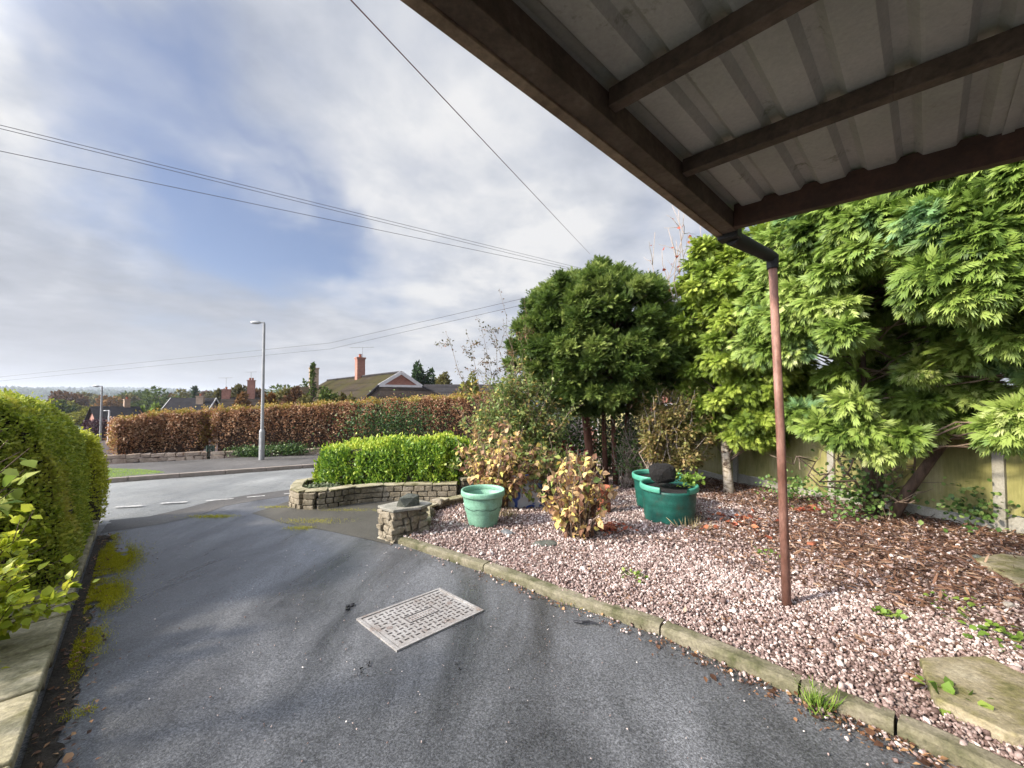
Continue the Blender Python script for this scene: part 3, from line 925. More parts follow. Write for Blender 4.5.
# ------------------------------------------------------------------ distant country
far_cols = {
    'green': leaf_mat('far_green', [(0, (.05, .085, .02)), (1, (.13, .17, .045))], .8, .2, .1),
    'dark': leaf_mat('far_dark_green', [(0, (.025, .055, .02)), (1, (.07, .11, .04))], .8, .15, .1),
    'olive': leaf_mat('far_olive', [(0, (.09, .085, .03)), (1, (.20, .18, .06))], .8, .2, .1),
    'brown': leaf_mat('far_brown', [(0, (.09, .05, .03)), (1, (.19, .11, .06))], .8, .2, .1),
    'orange': leaf_mat('far_orange', [(0, (.15, .08, .03)), (1, (.30, .17, .06))], .8, .2, .1),
    'yellow': leaf_mat('far_yellow', [(0, (.16, .17, .03)), (1, (.30, .30, .06))], .8, .2, .1),
    'lime': leaf_mat('far_lime', [(0, (.12, .2, .03)), (1, (.22, .3, .06))], .8, .2, .1),
}
FT = [
    ('brown rounded tree on the skyline just above the clipped hedge', 68, 392, 110, 18, 'brown'),
    ('round green tree below the brown skyline tree', 60, 401, 75, 12, 'green'),
    ('yellow-green tree left of the pink gable', 84, 408, 62, 14, 'yellow'),
    ('olive tree low behind the clipped hedge top', 40, 401, 80, 12, 'olive'),
    ('orange-tinted tree behind the far lamp post', 106, 397, 120, 18, 'orange'),
    ('olive tree just right of the far lamp post', 126, 395, 130, 14, 'olive'),
    ('wide green tree above the slate roof', 156, 388, 105, 24, 'green'),
    ('olive-green tree left of the small dark conifer', 181, 391, 115, 16, 'olive'),
    ('lime-green bush between the two grey roofs', 152, 405, 56, 11, 'lime'),
    ('low brown tree on the skyline above the grey roof', 204, 392, 150, 12, 'brown'),
    ('olive tree left of the first brick chimney', 218, 391, 75, 9, 'olive'),
    ('brown-green tree between the two brick chimneys', 239, 386, 62, 10, 'olive'),
    ('brown tree left of the tall lamp post', 256, 391, 58, 9, 'brown'),
    ('wide olive-brown tree right of the tall lamp post', 279, 388, 32, 17, 'olive'),
    ('brown thin-topped tree behind the beech hedge', 296, 388, 30, 12, 'brown'),
    ('mid-green tree left of the mossy chimney', 303, 381, 46, 9, 'green'),
    ('green tree right of the mossy chimney, against the bungalow roof', 330, 388, 24, 13, 'green'),
    ('olive tree low beside the bungalow roof edge', 346, 394, 22, 9, 'olive'),
    ('small olive round tree right of the dark bushy tree', 442, 374, 52, 9, 'olive'),
    ('yellow-green tree at the end of the beech hedge', 468, 374, 42, 14, 'yellow'),
]
for (lb, px, yt, Y, hw, c) in FT:
    far_tree(lb, px, yt, Y, hw, far_cols[c], ntri=1300)
for (lb, px, yt, Y, hw, c) in (
    ('wide hazy olive tree behind the far brown tree', 92, 394, 170, 24, 'olive'), ('wide hazy green tree on the skyline behind the slate house', 132, 392, 180, 26, 'green'),
    ('pale yellow tree low left of the far lamp post', 78, 402, 95, 14, 'yellow'), ('hazy brown tree just left of the grey roof with white gable', 168, 395, 130, 16, 'brown'),
    ('hazy olive tree on the skyline right of the small dark conifer', 222, 391, 150, 18, 'olive'), ('orange-brown tree between the tall lamp post and the brick chimney', 244, 393, 44, 9, 'orange'),
    ('low orange tree right of the tall lamp post, behind the hedge', 270, 394, 27, 9, 'orange'), ('olive tree left of the wide olive-brown tree', 262, 390, 70, 14, 'olive'),
    ('hazy green tree on the skyline above the wide olive-brown tree', 290, 386, 110, 20, 'green'), ('olive bush close behind the beech hedge below the mossy chimney', 312, 392, 24, 16, 'olive')):
    far_tree(lb, px, yt, Y, hw, far_cols[c], ntri=1300)
far_tree('small dark pointed conifer on the skyline', 195, 387.5, 110, 5, far_cols['dark'], 'cone', 500)
far_tree('dark green bushy tree behind the gabled roof', 420, 363, 48, 13, far_cols['dark'], 'round', 2200)
M['far_tree'] = far_cols
far_tree('slim dark conifer in front of the mossy chimney', 313, 364, 34, 6, far_cols['green'], 'cone', 420)
# woodland on the far hills: one mass
n = 60000
ang = rng.uniform(-60, -8, n) * PI / 180; r = rng.uniform(420, 2900, n)
X = np.sin(ang) * r; Yy = np.cos(ang) * r
msk = (np.sin(X / 170 + 1) + np.sin(Yy / 140) + .9 * np.sin((X + Yy) / 90)) > -.1
X, Yy = X[msk], Yy[msk]
Z = np.array([terr(a, b_) for a, b_ in zip(X, Yy)])
P = np.stack([X, Yy, Z + rng.uniform(1, 9, len(X))], 1)
o = scatter('distant_woodland', LF, P, rnd_dirs(len(P)) * [1, 1, .4] + [0, 0, .3], rnd_dirs(len(P)) + [0, -1, .3], rng.uniform(8, 16, len(P)), far_cols['dark'])
tag(o, 'blue-grey wooded hills along the horizon', 'woodland', kind='stuff')


# houses
def house(label, wall_mat, roof_mat, ridge_a, ridge_b, eave_drop, half, base_dz=0, chim=(), gable_white=False, gable_mat=None, over=.35, windows=(), group=None, name='house'):
    """gabled house: ridge from a to b (world), walls below"""
    a, b_ = Vector(ridge_a), Vector(ridge_b)
    t = (b_ - a); t.z = 0; t.normalize(); n = Vector((-t.y, t.x, 0))
    ze = a.z - eave_drop; zb = min(terr(a.x, a.y), terr(b_.x, b_.y)) - .4
    root = empty(name, ((a.x + b_.x) / 2, (a.y + b_.y) / 2, zb), label, 'house', group)
    ai, bi = a + t * over, b_ - t * over
    m = MB()
    c = [ai + n * (half - over), bi + n * (half - over), bi - n * (half - over), ai - n * (half - over)]
    zt = ze + over * eave_drop / half - .06
    vs = [Vector((p.x, p.y, zb)) for p in c] + [Vector((p.x, p.y, zt)) for p in c] + [ai - Vector((0, 0, .12)), bi - Vector((0, 0, .12))]
    m.add(vs, [(0, 1, 5, 4), (2, 3, 7, 6), (1, 2, 6, 9, 5), (3, 0, 4, 8, 7)])
    m.build('walls', wall_mat, root)
    m = MB()
    for sgn in (1, -1):
        q = [a, b_, b_ + n * half * sgn - Vector((0, 0, eave_drop)), a + n * half * sgn - Vector((0, 0, eave_drop))]
        up = Vector((0, 0, .1))
        m.add([p + up for p in q] + [p - up * .2 for p in q], [(0, 1, 2, 3), (7, 6, 5, 4), (0, 4, 5, 1), (1, 5, 6, 2), (2, 6, 7, 3), (3, 7, 4, 0)])
    rf = m.build('roof', roof_mat, root)
    if gable_white:
        for e, s in ((a, -1), (b_, 1)):
            m = MB()
            for sgn in (1, -1):
                m.beam(e + t * s * .03, e + t * s * .03 + n * half * sgn - Vector((0, 0, eave_drop)), .06, .26)
            m.build('bargeboard', M['white'], root)
    for (f, off, w, h0, h1, cm_, pots) in chim:
        p = a.lerp(b_, f) + n * off
        m = MB(); R = Matrix((t, n, Vector((0, 0, 1)))).transposed()
        m.box((p.x, p.y, (h0 + h1) / 2), (w, w * .8, h1 - h0), R)
        m.box((p.x, p.y, h1 + .06), (w * 1.14, w * .94, .12), R)
        ch = m.build('chimney', cm_, root)
        for k in range(pots):
            m = MB(); m.lathe(p + t * (k - (pots - 1) / 2) * .3 + Vector((0, 0, h1 + .12 - p.z)), [(.12, 0), (.11, .2), (.13, .24), (.13, .3), (.08, .3)], 10)
            m.build('chimney_pot', M['terra'], ch)
    for (f, side, z, w, h) in windows:
        p = ai.lerp(bi, f) + n * (half - over + .02) * side
        R = Matrix((t, n, Vector((0, 0, 1)))).transposed()
        m = MB(); m.box((p.x, p.y, z), (w, .08, h), R); wf = m.build('window', M['white'], root)
        m = MB(); q = p + n * side * .05
        for k in (-.25, .25): m.box(q + t * k * w + Vector((0, 0, z - q.z)), (w * .44, .02, h * .85), R)
        m.build('pane', M['glass'], wf)
    return root


M['glass'] = surf('dark_window_glass', [(.3, (.03, .035, .04)), (.7, (.06, .07, .08))], 2, .1, 0)
M['slatefar'] = M['slate']


def aerial(label, foot, h, span, group='television aerials'):
    root = MB(); f = Vector(foot)
    root.tube([f, f + Vector((0, 0, h))], .025, 5)
    root.tube([f + Vector((-span * .6, 0, h)), f + Vector((span * .5, .1, h + .05))], .02, 5)
    for k in range(6):
        c_ = f + Vector((-span * .55 + k * span * .2, 0, h + .01 * k)); root.tube([c_ - Vector((0, .25, 0)), c_ + Vector((0, .25, .0))], .012, 4)
    o = root.build('aerial', M['galv'])
    tag(o, label, 'aerial', group)


# bungalow with the white-edged gablet
A = D(401, 372.5, 28.0)
r_ = Vector((-.64, .77, 0)); u_ = Vector((.77, .64, 0))
zb = terr(A.x, A.y) - .5
bung = empty('bungalow', (A.x, A.y, zb), 'bungalow with mossy hipped roof, white-edged brick gablet and tall brick chimney', 'bungalow', 'houses beyond the hedge')
L_ = 19.0; hw_ = 4.6; sl_ = .61; gw = 1.62
ze = A.z - hw_ * sl_
B = A + r_ * L_
gb = [A + u_ * gw - Vector((0, 0, gw * sl_)), A - u_ * gw - Vector((0, 0, gw * sl_))]
hx = (gb[0].z - ze) / sl_
ec = [A + u_ * hw_ - r_ * hx, A - u_ * hw_ - r_ * hx]; [setattr(p, 'z', ze) for p in ec]
bc = [B + u_ * hw_, B - u_ * hw_]; [setattr(p, 'z', ze) for p in bc]
m = MB(); m.add([A, B, bc[0], ec[0], gb[0]], [(0, 4, 3, 2, 1)]); m.add([A, B, bc[1], ec[1], gb[1]], [(0, 1, 2, 3, 4)])
rf = m.build('main_roof', M['tilesmoss'], bung)
m = MB(); m.add([gb[0], gb[1], ec[1], ec[0]], [(0, 1, 2, 3)]); m.build('hip_roof', M['tiles'], bung)
m = MB(); ins = [A - Vector((0, 0, .14)), gb[0] - u_ * .15 + Vector((0, 0, .02)), gb[1] + u_ * .15 + Vector((0, 0, .02))]; m.add([p + r_ * .02 for p in ins], [(0, 1, 2)]); m.build('gablet', M['brick'], bung)
m = MB(); f_ = -r_ * .06
m.beam(A + f_, gb[0] + f_, .05, .24); m.beam(A + f_, gb[1] + f_, .05, .24); m.beam(gb[0] + f_ * 1.2 + Vector((0, 0, .02)), gb[1] + f_ * 1.2 + Vector((0, 0, .02)), .05, .16)
m.build('bargeboard', M['white'], bung)
m = MB()
for s_ in (0, 1):
    m.tube([gb[s_] + Vector((0, 0, .03)), ec[s_] + Vector((0, 0, .03))], .09, 6)
m.tube([A + Vector((0, 0, .03)), B + Vector((0, 0, .03))], .10, 6)
m.build('ridge_tiles', M['tilesgrey'], bung)
m = MB(); ii = .5
wc = [ec[0] - u_ * ii + r_ * ii, ec[1] + u_ * ii + r_ * ii, bc[1] + u_ * ii, bc[0] - u_ * ii]
m.add([Vector((p.x, p.y, zb)) for p in wc] + [Vector((p.x, p.y, ze + .2)) for p in wc], [(0, 1, 5, 4), (1, 2, 6, 5), (2, 3, 7, 6), (3, 0, 4, 7)])
m.build('walls', M['brick'], bung)
m = MB(); cp = A + r_ * 8.3 - u_ * .1; top = D(362, 359, cp.y).z
cpz = A.z - .5; R = Matrix((u_, r_, Vector((0, 0, 1)))).transposed()
m.box((cp.x, cp.y, (cpz + top) / 2), (.68, .6, top - cpz), R); m.box((cp.x, cp.y, top + .06), (.8, .72, .14), R)
ch = m.build('chimney', M['brick'], bung)
m = MB(); m.lathe((cp.x, cp.y, top + .12), [(.14, 0), (.12, .25), (.15, .3), (.09, .3)], 10); m.build('chimney_pot', M['terra'], ch)
aerial('thin aerial on the tall brick chimney of the gabled bungalow', (cp.x + .2, cp.y, top + .1), .9, 1.9)

# long grey roof further right
house('long low house with plain grey roof right of the gabled bungalow', M['brick'], M['tilesgrey'], D(424, 385.2, 44), D(505, 385.2, 48), 2.6, 4.2, group='houses beyond the hedge')
# small houses to the left
house('small house with grey roof, white gable edge and buff chimney', M['brickpale'], M['slate'], D(171, 398.5, 60), D(216, 398.5, 62), 2.0, 3.4, chim=((.72, -1.3, .9, .0, 1.3, M['brickpale'], 1),), gable_white=True, group='houses beyond the hedge')
house('slate-roofed house with pink brick gable and one thin chimney', M['brick'], M['slate'], D(90, 407, 50), D(140, 407, 54), 2.0, 3.0, chim=((.72, 0, .6, -.6, D(125, 400, 52.5).z, M['brickpale'], 1),), gable_white=False, group='houses beyond the hedge')
hb = (D(222, 398, 52), D(262, 398, 54))
house('brick house with two tall red chimneys, mostly behind the hedge', M['brick'], M['tiles'], hb[0], hb[1], 2.2, 3.6,
      chim=((.1, 0, .9, .5, D(226, 390, 52.3).z, M['brick'], 1), (.72, 0, .85, .5, D(251, 381, 53.4).z, M['brick'], 2)), group='houses beyond the hedge')
aerial('thin aerial on the lower of the two red chimneys', D(226, 390, 52.3), 1.6, 1.6)
aerial('thin aerial on the higher of the two red chimneys', D(251, 381, 53.4), 1.2, 1.4)
hb = (D(296, 388, 38), D(336, 388, 40))
house('brick house with one mossy chimney, its roof hidden by trees', M['brick'], M['tilesmoss'], hb[0], hb[1], 2.2, 3.4,
      chim=((.43, 0, .8, .8, D(313, 369, 38.8).z, M['brickpale'], 1),), group='houses beyond the hedge')

# neighbour's brick house glimpsed behind the trees on the right
house("neighbour's brick house with white windows behind the garden trees", M['brick'], M['tilesgrey'], Vector((3.4, 19.5, 4.6)), Vector((10.5, 18.5, 4.6)), 2.4, 3.4,
      windows=((.12, -1, .55, 1.5, 1.1), (.5, -1, .55, 1.5, 1.1)), group=None)


# lamp posts
def lamp_post(label, base, h, r, head_dx, mat, base_h=0.0, group='street lamps'):
    b_ = Vector(base)
    root = empty('street_lamp', b_, label, 'street lamp', group)
    m = MB()
    if base_h:
        m.tube([b_ - Vector((0, 0, .1)), b_ + Vector((0, 0, base_h)), b_ + Vector((0, 0, base_h + .08))], [r * 1.75, r * 1.75, r * 1.05], 14)
        m.tube([b_ + Vector((0, 0, base_h + .081)), b_ + Vector((0, 0, h))], [r * 1.05, r * .8], 14)
    else:
        m.tube([b_ - Vector((0, 0, .1)), b_ + Vector((0, 0, h))], [r, r * .7], 10)
    m.build('column', mat, root, smooth=False)
    m = MB(); t = b_ + Vector((0, 0, h))
    s = abs(head_dx); sg = math.copysign(1, head_dx)
    d = Vector((sg, -.2, .06)).normalized()
    m.tube([t - Vector((0, 0, .05)), t + Vector((0, 0, .03)), t + d * s * .25 + Vector((0, 0, .03))], r * .55, 8)
    m.build('bracket', mat, root)
    m = MB(); c0 = t + d * s * .2 + Vector((0, 0, .02)); c1 = t + d * s
    m.add([], [])
    pts = [c0.lerp(c1, k / 6) for k in range(7)]
    m.tube(pts, [s * .03, s * .10, s * .13, s * .14, s * .13, s * .11, s * .05], 10)
    hd = m.build('lantern', M['galv'], root, smooth=True)
    return root


lb = G(261.5, 462)
lt = D(263, 323.5, lb.y)
lamp_post('tall grey street lamp standing in front of the brown beech hedge', (lb.x, lb.y, lb.z + .07), lt.z - lb.z - .07, .048, -.42, M['lampgrey'], .95)
m = MB()
m.box((lb.x + .005, lb.y - .086, lb.z + .6), (.07, .012, .38)); m.build('door', M['galv'], bpy.data.objects['street_lamp'])
p = D(101, 420, 44); zt = D(101, 386.5, 44).z; z0 = terr(p.x, p.y)
lamp_post('slim pale street lamp by the slate roof, arm to the left', (p.x, p.y, z0), zt - z0, .11, -.9, M['lampgrey'])
p = D(109, 420, 40); zt = D(109, 411, 40).z; z0 = terr(p.x, p.y)
lamp_post('short white lamp in front of the slate roof', (p.x, p.y, z0), zt - z0, .10, -.5, M['white'])

# utility pole behind the cypress carries the overhead cables
UP = D(592, 268, 24.0)
root = empty('utility_pole', (UP.x, UP.y, terr(UP.x, UP.y)), 'wooden utility pole behind the dark cypress where the cables meet', 'utility pole')
m = MB(); m.tube([(UP.x, UP.y, terr(UP.x, UP.y) - .2), (UP.x, UP.y, UP.z + .1)], [.15, .11], 12); m.build('pole', M['bark'], root)
m = MB(); m.box((UP.x, UP.y, UP.z - .25), (.5, .09, .09)); m.build('crossarm', M['galv'], root)


def cable(label, pts, r, mat, sag=0):
    pts = [Vector(p) for p in pts]; out = []
    for i in range(len(pts) - 1):
        for k in range(16):
            t = k / 16; q = pts[i].lerp(pts[i + 1], t); q.z -= sag * 4 * t * (1 - t) * (1 if i == 0 else 0); out.append(q)
    out.append(pts[-1])
    m = MB(); m.tube(out, r, 6)
    tag(m.build('overhead_cable', mat), label, 'overhead cable', 'overhead cables')


def far_line(px0, py0, Y0, px1, py1, Y1, ext=1.6):
    a_, b_ = D(px0, py0, Y0), D(px1, py1, Y1)
    return [a_, a_.lerp(b_, ext)]


cable('upper of the twin dark cables crossing the whole sky', far_line(588, 270, 24, 0, 125, 10, 1.25), .008, M['wire'])
cable('lower of the twin dark cables crossing the whole sky', far_line(588, 272.5, 24, 0, 128.5, 10, 1.25), .008, M['wire'])
cable('single dark cable just below the twin cables', far_line(590, 274, 24, 0, 151, 10.5, 1.25), .009, M['wire'])
cable('reddish cable dropping steeply from the top of the sky', far_line(590, 254, 24, 349, -2, 4.2, 1.12), .008, M['wirered'])
cable('upper of the two faint cables low over the rooftops', [D(590, 283, 24), D(330, 343, 38), D(0, 377, 62), D(-260, 392, 80)], .016, M['wire'])
cable('lower of the two faint cables low over the rooftops', [D(592, 289, 24), D(330, 349, 38), D(0, 381, 62), D(-260, 395, 80)], .016, M['wire'])

HAZE = True
# ------------------------------------------------------------------ beech hedge across the street
def ab(px, py, Y):
    p = D(px, py, Y); return p


HP = [D(98, 463, 12.7), D(163, 464, 13.5), D(208, 464, 14.0)]
HQ = [D(210.5, 464, 14.05), D(262, 458, 14.7), D(330, 455, 15.6), D(420, 450, 16.6), D(520, 445, 17.6)]
HPc = [D(117, 463, 13.45), D(163, 464, 14.25), D(203, 464, 14.7)]
HQc = [D(219, 464, 14.95), D(262, 458, 15.45), D(330, 455, 16.35), D(420, 450, 17.35), D(520, 445, 18.35)]
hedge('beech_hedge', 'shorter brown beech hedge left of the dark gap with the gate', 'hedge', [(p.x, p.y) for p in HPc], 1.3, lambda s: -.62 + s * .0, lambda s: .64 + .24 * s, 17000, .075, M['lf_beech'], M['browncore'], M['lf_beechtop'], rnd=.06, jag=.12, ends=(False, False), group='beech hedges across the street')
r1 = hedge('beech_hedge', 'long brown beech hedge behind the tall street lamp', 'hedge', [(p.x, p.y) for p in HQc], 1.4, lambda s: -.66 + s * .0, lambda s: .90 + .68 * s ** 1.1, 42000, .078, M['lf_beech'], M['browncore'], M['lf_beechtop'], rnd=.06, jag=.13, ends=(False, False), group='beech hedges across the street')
# a patch of ivy growing through the long hedge
n = 2600
c = D(392, 425, 15.35)
P = np.array([c.x, c.y, c.z]) + rng.normal(size=(n, 3)) * [.85, .16, .42]
P[:, 1] = c.y - .1 + (P[:, 0] - c.x) * .26 + rng.normal(size=n) * .07 + .2
scatter('ivy_patch', LF, P, rng.normal(size=P.shape) + [0, 0, -.3], rng.normal(size=P.shape) * .5 + [0, -1, .5], rng.uniform(.06, .12, n), M['lf_ivy'], r1)


def block_wall(mb, path, z, h, depth, lens=(.16, .34), jit=.008, gap=.012, hj=0.0):
    """one course of blocks walked along a path of (x,y); z is a function of x,y"""
    P_ = np.array([tuple(p) for p in path], float)
    cum = np.concatenate([[0], np.cumsum(np.linalg.norm(np.diff(P_, axis=0), axis=1))]); L = cum[-1]
    def pt(t_): return Vector((float(np.interp(t_, cum, P_[:, 0])), float(np.interp(t_, cum, P_[:, 1])), 0))
    s = 0
    while s < L - .02:
        l = min(random.uniform(*lens), L - s)
        if L - s - l < .06: l = L - s
        a, b_ = pt(s), pt(s + l); t = (b_ - a).normalized(); n = Vector((-t.y, t.x, 0))
        R = Matrix((t, n, Vector((0, 0, 1)))).transposed(); c_ = (a + b_) / 2
        hh = h * random.uniform(1 - hj, 1)
        mb.box((c_.x, c_.y, z(c_.x, c_.y) + hh / 2), ((b_ - a).length - gap, depth + random.uniform(-.02, .012), hh - gap * .7), R, jit)
        s += l


def smooth_path(pts, k=6):
    P = [Vector((p[0], p[1])) for p in pts]; out = []
    for i in range(len(P) - 1):
        p0 = P[max(i - 1, 0)]; p1 = P[i]; p2 = P[i + 1]; p3 = P[min(i + 2, len(P) - 1)]
        for j in range(k):
            t = j / k
            out.append(tuple(.5 * ((2 * p1) + (p2 - p0) * t + (2 * p0 - 5 * p1 + 4 * p2 - p3) * t * t + (3 * p1 - p0 - 3 * p2 + p3) * t ** 3)))
    out.append(tuple(P[-1])); return out


# low wall at the foot of the beech hedges
for (hp, lab) in ((HP, 'low pinkish stone wall under the shorter beech hedge'), (HQ, 'low pinkish stone wall under the long beech hedge')):
    m = MB(); pth = [(p.x, p.y) for p in hp]
    for k in range(2): block_wall(m, pth, lambda x, y: -.80 - .015 * (y - 13) + k * .14 + (gz(x, y) + .80) * .5, .14, .22, (.2, .5), .02, .015, .15)
    root = empty('low_wall', (pth[0][0], pth[0][1], gz(*pth[0])), lab, 'wall', 'low walls across the street')
    m.build('stonework', surf('pink_stone', [(.3, (.28, .20, .15)), (.7, (.58, .48, .38))], 3, .9, .5, .02, 20, .4) if 'pinkst' not in M else M['pinkst'], root, bevel=.01)
# bank of ivy at the foot
n = 1500
for (px, py, Y, w_, lab) in ((250, 452, 14.3, .75, 'low green ivy on the wall just left of the tall street lamp'), (288, 449, 14.8, .8, 'low green ivy on the wall just right of the tall street lamp')):
    c = D(px, py, Y); P = np.array(c) + rng.normal(size=(n, 3)) * [w_ * .5, .12, .10]
    o = scatter('ivy_clump', LF, P, rng.normal(size=P.shape), rng.normal(size=P.shape) * .5 + [0, -.5, 1], rng.uniform(.05, .1, n), M['lf_ivy'])
    tag(o, lab, 'ivy', 'ivy clumps under the beech hedge')
# gate in the gap
g0, g1 = D(206.5, 464, 13.95), D(213.5, 464, 14.05); gh = .62
root = empty('garden_gate', g0, 'narrow dark green gate in the gap between the beech hedges', 'gate')
m = MB(); z_ = g0.z + .03
for p in (g0, g1): m.beam((p.x, p.y, z_), (p.x, p.y, z_ + gh), .04, .04, (0, 1, 0))
for zz_ in (.06, gh - .08): m.beam((g0.x, g0.y, z_ + zz_), (g1.x, g1.y, z_ + zz_), .03, .05)
for k in range(1, 5):
    q = g0.lerp(g1, k / 5); m.beam((q.x, q.y, z_ + .05), (q.x, q.y, z_ + gh), .018, .03, (0, 1, 0))
m.build('bars', surf('dark_green_paint', [(.3, (.015, .04, .025)), (.7, (.03, .06, .04))], 4, .5, 0), root)
# dark purple hedge far left
c = D(100, 434, 46)
hedge('copper_hedge', 'dark purple copper hedge below the slate-roofed house', 'hedge', [(c.x - 1.4, c.y), (c.x + 1.1, c.y + .4)], 2, terr(c.x, c.y), D(100, 420.5, 46).z, 2500, .22,
      leaf_mat('copper_leaves', [(0, (.03, .008, .015)), (1, (.10, .03, .045))], .6, .1), M['browncore'], rnd=.3)

# ------------------------------------------------------------------ wall and hedges on the left
root = empty('garden_wall', wp(2), 'low buff stone wall with flat coping along the left of the drive', 'wall')
m = MB(); cp = MB(); s = -3.2
pathL = [tuple(wp(-3.2, -.13).xy), tuple(wp(WL + .25, -.13).xy)]
block_wall(m, pathL, lambda x, y: gz(x, y) - .03, .115, .22, (.18, .4), .006)
while s < WL + .2:
    l = random.uniform(.42, .6); a_ = wp(s + .008, -.15); b_ = wp(min(s + l, WL + .27), -.15)
    for p in (a_, b_): p.z += .115 + random.uniform(-.004, .004)
    cp.beam(a_, b_, .31, .055); s += l + .008
m.build('stonework', M['stone'], root, bevel=.008)
cp.build('coping', M['coping'], root, bevel=.012)
# soil behind the wall
sb = [wp(-4.5, -.25), wp(WL + .3, -.25), wp(WL + .4, -2.6), wp(-4.5, -2.6)]
m = MB(); m.prism([(p.x, p.y) for p in sb], lambda x, y: gz(x, y) - .02, lambda x, y: gz(x, y) + .08); tag(m.build('flower_bed_soil', M['soil']), kind='structure')


def wpath(t0, t1, n): return [tuple(wp(t, n).xy) for t in np.linspace(t0, t1, 6)]


hz0 = lambda a_, b_: (lambda s: gz(0, wp(a_, 0).y + (wp(b_, 0).y - wp(a_, 0).y) * s) + .09)
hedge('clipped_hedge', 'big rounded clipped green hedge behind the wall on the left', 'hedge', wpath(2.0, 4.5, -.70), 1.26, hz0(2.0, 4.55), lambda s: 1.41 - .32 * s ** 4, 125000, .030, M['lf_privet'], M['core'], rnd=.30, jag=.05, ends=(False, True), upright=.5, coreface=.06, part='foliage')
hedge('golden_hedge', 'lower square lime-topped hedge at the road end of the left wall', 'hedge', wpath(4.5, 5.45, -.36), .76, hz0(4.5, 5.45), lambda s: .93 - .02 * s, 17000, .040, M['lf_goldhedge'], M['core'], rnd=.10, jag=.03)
# lime leafy shrub near the camera
bs = wp(1.2, -.55)
st = []
for k in range(120):
    t = random.uniform(.5, 2.25); n_ = random.uniform(-1.0, -.14)
    a_ = wp(1.2 + random.uniform(-.3, .5), -.6); b_ = wp(t, n_); b_.z = random.uniform(.16, .72) - (.22 if n_ > -.3 else 0)
    st.append((a_ + Vector((0, 0, .08)), b_))
for (px, py, Y) in ((34, 510, 1.75), (48, 545, 1.78), (60, 560, 1.8), (78, 598, 1.85), (88, 588, 1.9), (30, 560, 1.6), (40, 600, 1.6), (56, 605, 1.7), (20, 520, 1.7)):
    st.append((wp(1.0, -.5) + Vector((0, 0, .08)), D(px, py, Y + .55)))
shrub('lime_shrub', 'bright lime-leaved shrub leaning over the low wall, nearest on the left', bs, st, 62, .052, M['lf_lime'], M['bark'], tmpl=BL, r0=.006, spread=.035, twigs=3, tlen=.12)
st = []
for (px, py, Y) in ((8, 440, 1.6), (20, 452, 1.65), (4, 470, 1.6), (30, 448, 1.75), (14, 490, 1.6), (-10, 455, 1.5), (24, 470, 1.7), (2, 430, 1.6), (-16, 480, 1.5)):
    st.append((wp(.3, -.8) + Vector((0, 0, .3)), D(px, py, Y)))
shrub('broadleaf_shrub', 'green shrub stems with larger leaves against the clipped hedge', wp(.3, -.8), st, 26, .062, leaf_mat('mid_green_leaves', [(0, (.12, .20, .03)), (.6, (.27, .36, .07)), (1, (.46, .50, .14))], .65, .4, .15), M['bark'], tmpl=BL, r0=.007, spread=.03, twigs=2, tlen=.08)

# ------------------------------------------------------------------ raised planter with laurel
pl = [G(320, 492), G(300, 492.5), G(288.5, 504), G(295, 508.5), G(308, 510), G(330, 507.5), G(353, 504), G(376, 501.5), G(415, 500.5), G(457, 500)]
pth = smooth_path([(p.x, p.y) for p in pl], 4)
off = []
for i, p in enumerate(pth):                       # shift inward by half the wall's depth
    a_ = Vector(pth[max(0, i - 1)]); b_ = Vector(pth[min(len(pth) - 1, i + 1)]); t = (b_ - a_).normalized(); off.append((p[0] - t.y * .10, p[1] + t.x * .10))
root = empty('planter_wall', (off[12][0], off[12][1], gz(*off[12])), 'curved low stone planter wall in front of the bright laurel hedge', 'wall')
m = MB()
for k in range(3): block_wall(m, off, lambda x, y, k=k: gz(x, y) - .03 + k * .095, .095, .19, (.10, .2), .006, .012)
m.build('stonework', M['stone'], root, bevel=.01)
m = MB(); block_wall(m, off, lambda x, y: gz(x, y) + .256, .036, .195, (.28, .5), .006, .012); m.build('coping', M['coping'], root, bevel=.01)
bed = [p for p in off] + [tuple(G(470, 492).xy), (-.2, 8.9), (-2.2, 9.4), (-3.9, 8.3)]
bed = [(off[0][0] - .1, off[0][1] + .5)] + off + [(.2, 7.0), (.3, 8.6), (-2.2, 9.4), (-3.6, 8.4)]
m = MB(); m.prism(bed, lambda x, y: gz(x, y), lambda x, y: gz(x, y) + .19)
o = m.build('planter_soil', M['soil']); tag(o, kind='structure')
# low grey-green plants in the curved end
c = G(318, 491, .20); n = 700
P = np.array(c) + rng.normal(size=(n, 3)).clip(-1.5, 1.5) * [.16, .09, .025] + [.0, .16, .02]
tag(scatter('ground_cover_plant', BL, P, rng.normal(size=P.shape) + [0, 0, .5], rng.normal(size=P.shape) * .4 + [0, 0, 1], rng.uniform(.03, .06, n), leaf_mat('grey_green_leaves', [(0, (.08, .12, .06)), (1, (.25, .28, .17))], .6, .2)), 'low grey-green plants in the curved end of the planter', 'plant')
LAU = broad_leaf(.24, .12)
M['lf_laureltop'] = leaf_mat('young_laurel_leaves', [(0, (.16, .28, .03)), (.5, (.42, .54, .06)), (1, (.74, .76, .16))], .4, .35)
LPt = [D(338, 480, 7.35), D(395, 480, 7.3), D(455, 480, 7.3)]
hedge('laurel_hedge', 'bright glossy green laurel hedge in the raised stone planter', 'hedge', [(-3.60, 7.78), (-2.6, 7.62), (-.92, 7.62)], 1.1, lambda s: -.26 + 0 * s, lambda s: .40 + .16 * s, 30000, .062, M['lf_laurel'], M['core'], topmat=M['lf_laureltop'], tmpl=LAU, rnd=.24, jag=.15, upright=1.6, coreface=.16)

